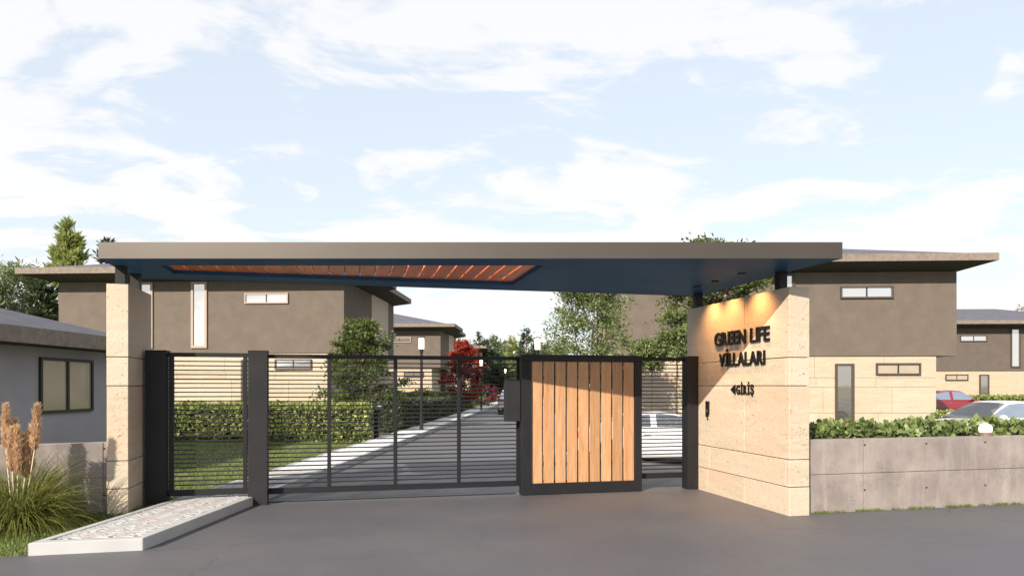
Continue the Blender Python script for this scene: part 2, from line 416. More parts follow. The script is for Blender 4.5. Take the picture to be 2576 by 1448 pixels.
pv = MB().prism([H(PL + ew + .002, 12.4), H(PR - ew - .002, 12.4), H(PR - ew - .002, 140), H(PL + ew + .002, 140)], 0.101, 0.112).build('paving', 'paving_white', sw)
# fan-laid setts
rnd = random.Random(5); sm = MB()
x0, x1 = PL + ew + 0.005, PR - ew - 0.005; wcol = (x1 - x0) / 3
for c in range(3):
    cx = x0 + wcol * (c + 0.5)
    for a in range(-4, 84):
        cy = 6.55 + a * 0.072 + (0.036 if c % 2 else 0)
        for s_ in range(6):
            th = R(32 + 116 * (s_ + 0.5) / 6); rr = wcol * 0.60
            px = cx + rr * math.cos(th); py = cy + rr * math.sin(th) * 0.75
            if py < 6.78 + 0.231 * (px + 4.9) - 0.02 or py > 12.39: continue
            hw, hl = 0.0245, 0.030; dz = 0.108 + rnd.uniform(0, 0.005)
            ca, sa = math.cos(th - math.pi / 2), math.sin(th - math.pi / 2)
            q = []
            for u_, v_ in ((-hw, -hl), (hw, -hl), (hw, hl), (-hw, hl)):
                q.append((px + 0.05 * py + u_ * ca - v_ * sa, py + u_ * sa + v_ * ca))
            q2 = [(x * 0.85 + (px + .05 * py) * .15, y * .85 + py * .15) for x, y in q]
            sm.add([(x, y, 0.099) for x, y in q] + [(x, y, dz) for x, y in q2],
                   [(4, 5, 6, 7), (0, 1, 5, 4), (1, 2, 6, 5), (2, 3, 7, 6), (3, 0, 4, 7)])
st = sm.build('paving_setts', 'setts', sw); st['kind'] = 'stuff'

rs = MB().prism([H(-0.42, 10.9), H(0.45, 11.1), H(0.45, 140), H(-0.42, 140)], -0.40, 0.110).build('sidewalk_right', 'paving_white')
tag(rs, 'pale sidewalk along the right side of the inner road', 'sidewalk', kind='structure')
lw = MB().prism([(-30, 6.0), (-4.85, 6.45), H(PL - 0.01, 6.6), H(PL - 0.01, 140), (-45, 140), (-45, 6.0)], -0.05, 0.030).build('lawn', 'lawn')
tag(lw, 'green lawn left of the sidewalk', 'lawn', kind='structure')
lr = MB().prism([(7.2, 10.6), (40, 18.2), (70, 140), (12, 140), (7.2, 34)], -0.45, -0.335).build('lawn_right', 'lawn')
tag(lr, 'garden lawn around the right villas', 'lawn', kind='structure')
rng = np.random.default_rng(3)
def blades(n, fx, zmin, hgt, name, label):
    P = fx(n); n = len(P)
    D = rng.normal(size=(n, 3)) * 0.35 + np.array([0, 0, 1.0])
    V, F = leaves_np(P, D, hgt, rng, 0.16)
    o = link(name, mesh_np(name, V, F), 'grass_blade'); return tag(o, label, 'grass', kind='stuff')
def fx_front(n):
    x = rng.uniform(-9, -4.4, n); y = rng.uniform(6.3, 9.6, n)
    ok = (x < PL - 0.02 + 0.05 * y) & (y > 6.45 + (x + 4.85) * 0.018)
    return np.stack([x, y, np.full(n, 0.028)], 1)[ok]
blades(30000, fx_front, 0, 0.05, 'grass_front', 'short grass beside the raised sidewalk')
def fx_in(n):
    y = 10.0 + 10.5 * rng.uniform(0, 1, n) ** 1.2; p = -4.92 - 7.5 * rng.uniform(0, 1, n)
    return np.stack([p + 0.05 * y, y, np.full(n, 0.028)], 1)
blades(45000, fx_in, 0, 0.06, 'grass_inside', 'short lawn grass behind the gate')
def fx_wall(n):
    p = rng.uniform(5.3, 14, n); q = 7.655 - rng.exponential(0.022, n)
    x = p * GC - q * GS; y = p * GS + q * GC
    a = np.sin(p * 9) + np.sin(p * 23 + 1) + rng.normal(size=n) * 0.8
    return np.stack([x, y, np.full(n, 0.0)], 1)[(a > 0.0) & ((p > 5.55) | (q < 7.57))]
blades(7000, fx_wall, 0, 0.035, 'grass_wall', 'thin fringe of grass along the foot of the right concrete wall')

# ------------------------------------------------------------------ stone pillar and sign wall
COURSES = [0.0, 0.35, 0.69, 1.60, 1.95]
def stone_wall(name, label, cat, p0, p1, q0, q1, top, splits):
    x, y = G(p0, q0)
    t = empty(name, (x, y, 0), GA, label, cat)
    L, W = q1 - q0, p1 - p0
    bx('core', 'mortar', t, 0.02, W - 0.02, 0.02, L - 0.02, -0.2, top - 0.02)
    zs = COURSES + [top]; r_ = random.Random(hash(cat) % 97)
    for i in range(len(zs) - 1):
        cuts = [0.0] + [c for c in splits[i] if 0 < c < L] + [L]
        for a, b in zip(cuts[:-1], cuts[1:]):
            d = 0.0045; pr = r_.uniform(0, 0.003)
            bx('stone_slab', 'travertine', t, -pr, W + pr, a + (d if a > 0 else -pr), b - (d if b < L else -pr),
               zs[i] + d if i else -0.1, zs[i + 1] - (d if i < len(zs) - 2 else 0), bevel=0.005, org=True)
    return t
stone_wall('stone_pillar', 'narrow cream travertine pillar at the left end of the gate', 'pillar', -2.883, -2.645, 9.297, 10.29, 2.835, [[], [], [], [], []])
stone_wall('sign_wall', 'cream travertine wall carrying the black name letters', 'wall', 5.25, 5.53, 7.574, 10.25, 2.82,
           [[1.0, 2.0], [0.07, 1.95], [1.0], [0.07, 1.95], [1.0]])

# letters
FONT_CACHE = {}
def glyph(ch):
    if ch in FONT_CACHE: return FONT_CACHE[ch]
    cu = bpy.data.curves.new('t', 'FONT'); cu.body = ch; cu.size = 1.0; cu.extrude = 0.0; cu.offset = 0.023; cu.resolution_u = 4
    ob = bpy.data.objects.new('t', cu); COL.objects.link(ob)
    dg = bpy.context.evaluated_depsgraph_get(); me = bpy.data.meshes.new_from_object(ob.evaluated_get(dg))
    bpy.data.objects.remove(ob)
    co = np.array([v.co for v in me.vertices]); fs = [tuple(p.vertices) for p in me.polygons]
    bpy.data.meshes.remove(me)
    FONT_CACHE[ch] = (co, fs); return FONT_CACHE[ch]
capH = glyph('I')[0][:, 1].max()
SIGN_ROT = Matrix(((GS, 0, -GC), (-GC, 0, -GS), (0, 1, 0)))      # right, up, out of the wall
def letter_row(text, q_left, q_right, zc, h, label, extra_space=0.10, arrow=False, depth=0.02):
    x, y = G(5.25, q_left)
    t = empty('sign_lettering', (x, y, zc - h / 2), 0, label, 'sign')
    t.rotation_euler = SIGN_ROT.to_euler()
    length = q_left - q_right
    gap = 0.022 if arrow else 0.014
    items = []
    for ch in text:
        if ch == ' ': items.append(None); continue
        co, fs = glyph(ch); w = co[:, 0].max() - co[:, 0].min(); items.append((co, fs, w))
    na = 0.15 if arrow else 0.0
    tot = sum(i[2] for i in items if i); free = length - na - gap * (len(items) - 1) - (extra_space if ' ' in text else 0)
    sx = free / tot; sy = h / capH; xcur = 0.0
    if arrow:
        m = MB(); a = [(0.0, h * .5), (0.12, h * 1.05), (0.12, -0.05 * h)]
        m.add([(p[0], p[1], 0.006) for p in a] + [(p[0], p[1], 0.006 + depth) for p in a], [(2, 1, 0), (3, 4, 5), (0, 1, 4, 3), (1, 2, 5, 4), (2, 0, 3, 5)])
        m.build('arrow', 'letter_black', t); xcur = na
    for it in items:
        if it is None: xcur += extra_space; continue
        co, fs, w = it; c = co.copy(); c[:, 0] = (c[:, 0] - c[:, 0].min()) * sx; c[:, 1] *= sy
        me = bpy.data.meshes.new('letter'); me.from_pydata([(a, b, 0.006) for a, b, _ in c], [], fs)
        bm = bmesh.new(); bm.from_mesh(me)
        bmesh.ops.remove_doubles(bm, verts=bm.verts, dist=1e-5)
        r_ = bmesh.ops.extrude_face_region(bm, geom=bm.faces[:])
        bmesh.ops.translate(bm, verts=[v for v in r_['geom'] if isinstance(v, bmesh.types.BMVert)], vec=(0, 0, depth))
        bmesh.ops.recalc_face_normals(bm, faces=bm.faces); bm.to_mesh(me); bm.free()
        o = link('letter', me, 'letter_black', t); o.location = (xcur, 0, 0)
        xcur += w * sx + gap
def qY(Y): return (Y - GS * 5.25) / GC
letter_row('GREEN LIFE', qY(10.29), qY(8.93), 2.28, 0.19, 'black raised letters reading GREEN LIFE, upper row on the stone wall')
letter_row('V\u0130LLALARI', qY(10.16), qY(9.04), 1.975, 0.18, 'black raised letters reading V\u0130LLALARI, second row on the stone wall')
letter_row('G\u0130R\u0130\u015e', qY(9.86), qY(9.30), 1.55, 0.125, 'small black raised letters reading G\u0130R\u0130\u015e with a left arrow', arrow=True, depth=0.015)
# intercom
x, y = G(5.25, qY(10.50)); ic = empty('intercom', (x, y, 1.10), GA, 'slim black intercom on the stone wall beside the gate post', 'intercom')
bx('housing', 'letter_black', ic, -0.03, 0.0, -0.042, 0.042, 0.07, 0.27, bevel=0.005)
bx('screen', 'chrome', ic, -0.033, -0.028, -0.022, 0.022, 0.10, 0.15)
MB().tube([(-0.04, 0, 0.055), (0, 0, 0.055)], [0.02, 0.02], 10).build('button', 'letter_black', ic)
MB().tube([(-0.02, 0, 0.0), (0, 0, 0.0)], [0.013, 0.013], 8).build('keyhole', 'car_trim', ic)

# ------------------------------------------------------------------ canopy
ZS, ZT = 3.067, 3.255
FLc, FRc, BRc, BLc = (-4.77, 8.02), (3.81, 8.02), (3.04, 11.41), (-5.118, 9.526)
def fromG(p, y):                    # point on line p=const at world y
    q = (y - p * GS) / GC; return G(p, q)
qb = 9.88                           # back edge of the opening
oFL, oFR = fromG(-2.27, 8.50), fromG(2.29, 8.50)
oBL, oBR = G(-2.27, 9.88), G(2.29, 9.88)
can = empty('entrance_canopy', (-0.5, 9.2, 0), 0, 'long flat canopy over the entrance gate with a timber slat inset', 'canopy')
can_off = (-0.5, 9.2)
def loc2(p): return (p[0] - can_off[0], p[1] - can_off[1])
def ring(m, outer, inner, z, up):
    o = len(m.v); m.v += [(x, y, z) for x, y in outer] + [(x, y, z) for x, y in inner]
    for i in range(4):
        j = (i + 1) % 4; f = (o + i, o + j, o + 4 + j, o + 4 + i); m.f.append(f if up else f[::-1])
outer = [loc2(p) for p in (FLc, FRc, BRc, BLc)]; inner = [loc2(p) for p in (oFL, oFR, oBR, oBL)]
m = MB(); ring(m, outer, inner, ZT, True)
def sides(m, poly, z0, z1):
    o = len(m.v); n = len(poly); m.v += [(x, y, z0) for x, y in poly] + [(x, y, z1) for x, y in poly]
    m.f += [(o + i, o + (i + 1) % n, o + n + (i + 1) % n, o + n + i) for i in range(n)]
sides(m, outer, ZS, ZT)
m.build('fascia', 'canopy_paint', can)
m = MB(); ring(m, [((x) * 0.9985, y * 0.999) for x, y in outer], inner, ZS + 0.0015, False); sides(m, inner, ZS + 0.0015, ZT - 0.001)
m.build('soffit', 'soffit_reflected_blue', can)
nb = 23; pitch = (2.29 + 2.27) / nb
for i in range(nb):
    pa = -2.27 + i * pitch + 0.012; pb = pa + pitch - 0.024
    quad = [fromG(pa, 8.50), fromG(pb, 8.50), G(pb, qb), G(pa, qb)]
    c = [sum(v) / 4 for v in zip(*quad)]
    pr = MB().prism([(a - c[0], b - c[1]) for a, b in quad], 0, 0.025)
    # local frame turned so the grain runs along the board
    me_v = []
    for (a, b, z) in pr.v: me_v.append((a * GC + b * GS, -a * GS + b * GC, z))
    pr.v = me_v
    o = pr.build('slat', 'soffit_wood', can); o.location = (c[0] - can_off[0], c[1] - can_off[1], ZS + 0.05); o.rotation_euler = (0, 0, GA)
for qq in (9.36, 9.72):            # bearers above the slats
    a, b, c, d = G(-2.26, qq), G(2.28, qq), G(2.28, qq + .05), G(-2.26, qq + .05)
    MB().prism([loc2(t) for t in (a, b, c, d)], ZS + 0.08, ZS + 0.13).build('bearer', 'gate_metal', can)
for (p, q) in ((-2.76, 9.43), (-2.76, 10.02), (5.39, 7.95), (5.36, 10.10)):
    a = 0.055; pts = [G(p - a, q - a), G(p + a, q - a), G(p + a, q + a), G(p - a, q + a)]
    zb = 2.82 if p > 0 else 2.835
    MB().prism([loc2(t) for t in pts], zb - 0.02, ZS + 0.0).build('stub_post', 'post_metal', can)
# downlights over the sign wall
for i, q in enumerate((9.38, 8.86, 8.18)):
    x, y = G(4.97, q)
    dl = empty('downlight', (x, y, ZS), 0, ('downlight in the canopy soffit over the far end of the sign wall', 'middle downlight in the canopy soffit over the sign wall', 'downlight in the canopy soffit nearest the front end of the sign wall')[i], 'lamp', 'downlights over the sign wall')
    MB().lathe([(0.045, -0.02), (0.05, -0.02), (0.05, 0.004), (0.045, 0.004)], 16).build('trim_ring', 'gate_metal', dl)
    MB().lathe([(0.040, -0.012), (0.040, -0.004)], 16).build('bulb', 'downlight_glow', dl)
    ld = bpy.data.lights.new('downlight_beam', 'SPOT'); ld.energy = 56; ld.color = (1.0, 0.50, 0.19); ld.spot_size = R(104); ld.spot_blend = 1.0; ld.shadow_soft_size = 0.03
    lo = bpy.data.objects.new('downlight_beam', ld); COL.objects.link(lo); lo.parent = dl; lo.location = (0, 0, -0.03)
    d = Vector((G(5.25, q)[0] - x, G(5.25, q)[1] - y, -1.1)); lo.rotation_euler = d.to_track_quat('-Z', 'Y').to_euler()

# ------------------------------------------------------------------ gates
def gate_post(label, p0, p1, q0, q1, top, mat='post_metal'):
    x, y = G(p0, q0); t = empty('gate_post', (x, y, 0), GA, label, 'post')
    bx('shaft', mat, t, 0, p1 - p0, 0, q1 - q0, -0.1, top - 0.012, bevel=0.003)
    bx('cap', mat, t, -0.004, p1 - p0 + 0.004, -0.004, q1 - q0 + 0.004, top - 0.012, top, bevel=0.002)
    return t
gate_post('black square post against the left stone pillar', -2.605, -2.354, 9.856, 10.08, 2.065, 'gate_metal')
gate_post('dark grey square post between side gate and sliding gate', -1.347, -1.102, 9.856, 10.045, 2.075)
gate_post('black narrow post against the sign wall', 5.065, 5.244, 9.86, 10.06, 2.06, 'gate_metal')
def slat_gate(name, label, p0, p1, q, z0, z1, stiles, n, fw=0.055, ext=None):
    x, y = G(p0, q); t = empty(name, (x, y, 0), GA, label, 'gate'); W = p1 - p0; d = 0.05
    bx('top_rail', 'gate_metal', t, 0, W, 0, d, z1 - fw, z1, bevel=0.003)
    bx('bottom_rail', 'gate_metal', t, 0, W, 0, d, z0, z0 + fw * 1.5, bevel=0.003)
    for s in stiles:
        bx('stile', 'gate_metal', t, s - 0.026, s + 0.026, -0.002, d - 0.004, z0 + fw * 1.5, z1 - fw, bevel=0.002)
    a, b = z0 + fw * 1.5, z1 - fw; pitch = (b - a) / (n + 1); proto = None
    for i in range(n):
        z = a + pitch * (i + 1)
        if proto is None:
            proto = bx('slat', 'gate_metal', t, 0.004, W - 0.004, -0.017, 0.017, -0.0075, 0.0075); proto.location = (0, d / 2, z)
        else:
            c = proto.copy(); COL.objects.link(c); c.parent = t; c.location = (0, d / 2, z)
    return t
slat_gate('side_gate', 'narrow black slatted gate across the sidewalk', -2.35, -1.352, 9.94, 0.145, 2.04, [0.04, 0.955], 29)
sg = slat_gate('sliding_gate', 'wide black slatted sliding gate across the road', -1.22, 2.45, 10.055, 0.115, 2.035, [0.026, 0.917, 1.834, 2.75, 3.64], 29)
MB().prism([(0, 0.0), (3.6, 0.0), (3.6, 0.05), (0, 0.05)], 0.0, 0.012).build('ground_track', 'gate_metal', sg)
slat_gate('fence_panel', 'short black slatted fence panel between wooden gate and sign wall', 4.31, 5.064, 10.0, 0.17, 2.04, [], 29)
# wooden pedestrian gate
x, y = G(2.42, 9.86); wg = empty('pedestrian_gate', (x, y, 0), GA, 'pedestrian gate of vertical orange timber boards in a thick black frame', 'gate')
W, T = 1.885, 0.15
bx('frame_post', 'gate_metal', wg, 0, 0.155, 0, T, 0.004, 1.96, bevel=0.004)
bx('frame_post', 'gate_metal', wg, W - 0.115, W, 0, T, 0.004, 1.96, bevel=0.004)
bx('frame_head', 'gate_metal', wg, -0.003, W + 0.003, -0.003, T + 0.003, 1.9605, 2.06, bevel=0.004)
bx('frame_sill', 'gate_metal', wg, 0.156, W - 0.116, 0, T, 0.004, 0.165, bevel=0.004)
nb = 9; pw = (W - 0.115 - 0.155) / nb
for i in range(nb):
    a = 0.155 + i * pw + (0.013 if i else 0.004); b = 0.155 + (i + 1) * pw - (0.013 if i < nb - 1 else 0.004)
    bx('board', 'gate_wood', wg, a, b, 0.03, 0.052, 0.167, 1.9585, bevel=0.002, org=True)
for i in range(1, nb):
    gx = 0.155 + i * pw
    bx('batten', 'gate_metal', wg, gx - 0.030, gx + 0.009, 0.0525, 0.064, 0.168, 1.957)
for z in (0.42, 1.7):
    bx('ledge_rail', 'gate_metal', wg, 0.156, W - 0.116, 0.0645, 0.09, z, z + 0.05)
# control box on the sliding gate end
x, y = G(2.19, 9.90); cb = empty('control_box', (x, y, 1.08), GA, 'plain dark grey control box at the left edge of the wooden gate', 'box')
bx('housing', 'post_metal', cb, 0, 0.225, 0, 0.14, 0, 0.60, bevel=0.006)
bx('lid', 'post_metal', cb, -0.004, 0.229, -0.004, 0.144, 0.601, 0.615, bevel=0.003)
bx('bracket', 'gate_metal', cb, 0.06, 0.16, 0.1405, 0.157, 0.05, 0.55)

# ------------------------------------------------------------------ concrete walls
def concrete_wall(name, label, origin, ang, length, pw, top, first, flip=False):
    t = empty(name, (origin[0], origin[1], 0), ang, label, 'wall')
    s = -1 if flip else 1; th = 0.22
    a0, a1 = (0, length) if s > 0 else (-length, 0)
    bx('core', 'concrete', t, a0 + .01, a1 - .01, 0.012, th, -0.4, top - 0.004)
    cuts = [0.0]; c = first
    while c < length: cuts.append(c); c += pw
    cuts.append(length)
    zs = [-0.1, 0.483, top]
    for i in range(len(cuts) - 1):
        for j in range(2):
            lo, hi = sorted((s * cuts[i], s * cuts[i + 1]))
            bx('concrete_panel', 'concrete', t, lo + 0.004, hi - 0.004, 0, 0.10, zs[j] + (0.004 if j else 0), zs[j + 1] - (0.004 if j == 0 else 0), bevel=0.004, org=True)
        if 0 < i:
            for z in (top - 0.075, 0.27):
                MB().tube([(s * cuts[i] + 0.012, 0.006, z), (s * cuts[i] + 0.012, -0.0015, z)], [0.012, 0.012], 10).build('tie_hole', 'car_trim', t)
    return t
concrete_wall('retaining_wall', 'low mottled concrete retaining wall right of the sign wall', G(5.532, 7.66), GA, 9.4, 0.94, 0.92, 0.86)
concrete_wall('garden_wall', 'low stained concrete wall left of the stone pillar', (-4.93, 8.50), R(25), 5.0, 1.9, 0.91, 0.055, True)

# ------------------------------------------------------------------ villas
def window(parent, x0, x1, z0, z1, y=0.0, panes=1, fm='frame_beige', gm='window_glass', fw=0.10):
    t = MB(); d0, d1 = y - 0.07, y + 0.02
    t.box(x0, x1, d0, d1, z1 - fw, z1).box(x0, x1, d0, d1, z0, z0 + fw).box(x0, x0 + fw, d0, d1, z0 + fw, z1 - fw).box(x1 - fw, x1, d0, d1, z0 + fw, z1 - fw)
    f = t.build('window', fm, parent)
    w = (x1 - x0 - 2 * fw) / panes
    for i in range(panes):
        a = x0 + fw + i * w
        bx('pane', gm, f, a + (0.025 if i else 0), a + w - (0.025 if i < panes - 1 else 0), y - 0.02, y - 0.004, z0 + fw, z1 - fw)
        if i: bx('mullion', 'frame_black', f, a - 0.024, a + 0.024, y - 0.04, y - 0.002, z0 + fw, z1 - fw)
    return f
def villa(label, corner, base, W, ovl, ovr, mirror, fm, slabs, stuc='stucco', step=True, D=9.6):
    t = empty('villa', (corner[0], corner[1], base), HB, label, 'house', 'villas along the inner road')
    Z1, Z2 = 3.0, 6.08
    def mx_(a, b): return (W - b, W - a) if mirror else (a, b)
    bx('upper_wall', stuc, t, 0, W, 0, D, Z1, Z2 - 0.001)
    la, lb = mx_(0.05, W - 0.7)
    core = bx('lower_wall', 'house_stone', t, la + 0.03, lb - 0.03, 0.075, D - 0.1, -0.6, Z1 - 0.001)
    if slabs:
        rows = [0.0, 0.55, 0.90, 1.86, 2.20, Z1 - 0.004]; r_ = random.Random(11)
        for j in range(5):
            cuts = [la]; xx = la + [1.9, 1.0, 2.6, 0.9, 2.3][j]
            while xx < lb - 0.5: cuts.append(xx); xx += [2.5, 2.15, 2.5, 2.15, 2.5][j]
            cuts.append(lb)
            for a, b in zip(cuts[:-1], cuts[1:]):
                pr = r_.uniform(0, 0.006)
                bx('stone_slab', 'house_stone', t, a + 0.006, b - 0.006, 0.045 - pr, 0.074, rows[j] + 0.006 - (0.5 if j == 0 else 0), rows[j + 1] - 0.006, org=True)
    Ze, Z3 = 6.30, 6.56; of = 1.05; bk = 0.8
    eL, eR = -ovl, W + ovr
    if step and corner[0] > 0: outer = [(eL - 0.45, -of), (eR, -of), (eR, D + bk), (eL, D + bk), (eL, 4.4), (eL - 0.45, 4.4)]; inner = [(0, 0), (W, 0), (W, D), (0, D), (0, 4.4), (0, 4.2)]
    elif step: outer = [(eL, -of), (eR + 0.45, -of), (eR + 0.45, 4.4), (eR, 4.4), (eR, D + bk), (eL, D + bk)]; inner = [(0, 0), (W, 0), (W, 4.2), (W, 4.4), (W, D), (0, D)]
    else: outer = [(eL, -of), (eR, -of), (eR, D + bk), (eL, D + bk)]; inner = [(0, 0), (W, 0), (W, D), (0, D)]
    n = len(outer); m = MB()
    m.add([(x, y, Ze) for x, y in outer] + [(x, y, Z3) for x, y in outer], [tuple(range(n, 2 * n))] + [(i, (i + 1) % n, n + (i + 1) % n, n + i) for i in range(n)])
    m.build('eave', 'eave_concrete', t)
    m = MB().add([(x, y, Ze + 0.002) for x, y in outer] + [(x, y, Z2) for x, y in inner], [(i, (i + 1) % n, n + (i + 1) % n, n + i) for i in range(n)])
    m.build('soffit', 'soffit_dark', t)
    a, b, c, d = eL + 0.2, eR - 0.2, -of + 0.2, D + bk - 0.2; hd = (d - c) / 2; rise = 1.40
    MB().add([(a, c, Z3), (b, c, Z3), (b, d, Z3), (a, d, Z3), (a + hd, c + hd, Z3 + rise), (b - hd, c + hd, Z3 + rise)],
             [(0, 1, 5, 4), (1, 2, 5), (2, 3, 4, 5), (3, 0, 4)]).build('roof', 'roof_shingle', t)
    x0_, x1_ = mx_(3.60, 4.22); window(t, x0_, x1_, 3.22, 6.06, fm=fm)
    x0_, x1_ = mx_(5.91, 6.61); window(t, x0_, x1_, 3.22, 6.06, fm=fm)
    x0_, x1_ = mx_(8.25, 10.15); window(t, x0_, x1_, 5.11, 5.56, panes=2, fm=fm, fw=0.06)
    gl = 'window_glass' if fm == 'frame_beige' else 'window_beige_reflection'
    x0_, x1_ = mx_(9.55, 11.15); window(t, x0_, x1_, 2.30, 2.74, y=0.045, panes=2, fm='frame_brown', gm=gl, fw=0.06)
    x0_, x1_ = mx_(8.08, 8.76); window(t, x0_, x1_, 0.05, 2.72, y=0.045, fm='frame_brown', gm='window_glass_dark', fw=0.08)
    # stone-clad block on the road side
    if step:
        if corner[0] < 0: bx('side_cladding', 'house_stone', t, W - 0.1, W + 0.06, 4.5, D - 1.6, -0.6, Z2 - 0.002)
        else: bx('side_cladding', 'house_stone', t, -0.06, 0.1, 4.5, D - 1.6, -0.6, Z2 - 0.002)
    return t
WA = 12.55
villa('nearest left villa with taupe upper storey and pale vertical windows', (-19.68, 30.2), 0.0, WA, 1.15, 0.85, False, 'frame_beige', True)
villa('second left villa, behind the street lamp and tall green tree', (-18.33, 57.0), 0.0, WA, 1.15, 0.85, False, 'frame_beige', False)
villa('farthest left villa, mostly hidden by the red tree', (-17.0, 88.5), 0.0, WA, 1.15, 0.85, False, 'frame_beige', False)
villa('large right villa beside the sign wall with brown-framed windows', (3.85, 26.05), -0.30, 12.42, 0.95, 0.85, False, 'frame_brown', True)
villa('far right villa behind the red car with a slate hip roof', (30.1, 50.6), -0.30, WA, 0.9, 0.9, True, 'frame_brown', False, 'stucco_brown', step=False)

# small left house
hs = empty('garden_house', (-8.8, 15.3, 0), 0, 'low grey rendered house with a slate hip roof at the left edge', 'house')
bx('wall', 'stucco_grey', hs, -8, 0, -5.6, 0, -0.1, 2.34)
MB().box(-8.5, 0.53, -6.1, 0.53, 2.33, 2.61).build('eave', 'eave_concrete', hs)
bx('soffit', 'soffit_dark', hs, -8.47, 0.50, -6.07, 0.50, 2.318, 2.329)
a, b, c, d = -8.46, 0.49, -6.06, 0.49; hd = (d - c) / 2; rz_ = 2.61 + hd * .285
MB().add([(a, c, 2.61), (b, c, 2.61), (b, d, 2.61), (a, d, 2.61), (a + hd, c + hd, rz_), (b - hd, c + hd, rz_)],
         [(0, 1, 5, 4), (1, 2, 5), (2, 3, 4, 5), (3, 0, 4)]).build('roof', 'roof_shingle', hs)
wm = MB(); y0, y1, z0, z1, f = -2.37, -0.74, 1.08, 2.137, 0.055
wm.box(-.02, .05, y0, y1, z1 - f, z1).box(-.02, .05, y0, y1, z0, z0 + f).box(-.02, .05, y0, y0 + f, z0 + f, z1 - f).box(-.02, .05, y1 - f, y1, z0 + f, z1 - f).box(-.02, .045, (y0 + y1) / 2 - .03, (y0 + y1) / 2 + .03, z0 + f, z1 - f)
wf = wm.build('window', 'frame_black', hs)
bx('pane', 'window_beige_reflection', wf, 0.004, 0.015, y0 + f, (y0 + y1) / 2 - .03, z0 + f, z1 - f)
bx('pane', 'window_beige_reflection', wf, 0.004, 0.015, (y0 + y1) / 2 + .03, y1 - f, z0 + f, z1 - f)

# ------------------------------------------------------------------ lamps
def street_lamp(x, y, z, label):
    t = empty('street_lamp', (x, y, z), 0, label, 'street lamp', 'street lamps along the inner road')
    MB().lathe([(0.10, 0), (0.10, 0.02), (0.06, 0.05), (0.06, 0.4), (0.05, 0.42), (0.045, 2.6), (0.06, 2.62), (0.07, 2.72), (0.085, 2.74)], 14).build('post', 'post_metal', t, smooth=False)
    MB().lathe([(0.085, 2.741), (0.088, 2.78), (0.088, 3.08), (0.085, 3.12)], 16).build('lamp_glass', 'lamp_glow', t, smooth=True)
    MB().lathe([(0.12, 3.121), (0.12, 3.15), (0.05, 3.17)], 16).build('lamp_cap', 'post_metal', t)
for i, (p, yy, z, lb) in enumerate([(-4.27, 23.7, .11, 'lit street lamp standing before the dark hedge on the left sidewalk'),
                         (-4.05, 43.0, .11, 'lit street lamp right of the red tree'),
                         (-4.05, 68.0, .11, 'distant lit street lamp left of the white car seen from behind'),
                         (-4.05, 95.0, .11, 'farthest small lit street lamp at the end of the road'),
                         (-0.32, 24.0, .11, 'lit street lamp whose head shows just above the wooden gate')]):
    street_lamp(*H(p, yy), z, lb)
def small_lamp(x, y, z, label, r=0.085, h=0.17):
    t = empty('garden_lamp', (x, y, z), 0, label, 'lamp', 'small garden lamps')
    MB().lathe([(r, 0), (r, h * .3), (r * .9, h * .32)], 16).build('lamp_base', 'lamp_base', t)
    MB().lathe([(r * .85, h * .325), (r * .93, h * .5), (r * .9, h * .7), (r * .72, h * .88), (r * .42, h * .97), (r * .1, h)], 16).build('lamp_glass', 'lamp_glow', t, smooth=True)
x, y = G(5.532 + 2.87, 7.66 + 0.11); small_lamp(x, y, 0.92, 'small round glowing lamp on top of the right concrete wall')
small_lamp(15.9, 23.6, 0.5, 'small glowing lamp at the corner of the large right villa', 0.1, 0.24)
bx('lamp_stem', 'lamp_base', bpy.data.objects['garden_lamp.001'], -0.04, 0.04, -0.04, 0.04, -0.9, -0.001)

# letter box post by the garden entrance
x, y = H(-4.98, 20.5); mb_ = empty('letterbox_post', (x, y, 0.03), HB, 'dark letterbox post at the end of the front hedge', 'post')
bx('post', 'gate_metal', mb_, -0.11, 0.03, -0.06, 0.06, 0, 0.80); bx('box', 'gate_metal', mb_, -0.12, 0.16, -0.11, 0.11, 0.801, 1.06, bevel=0.01)
bx('name_plate', 'kerb_white', mb_, 0.02, 0.13, -0.113, -0.1105, 0.97, 0.99); bx('slot', 'chrome', mb_, 0.02, 0.13, -0.114, -0.1105, 0.92, 0.945)

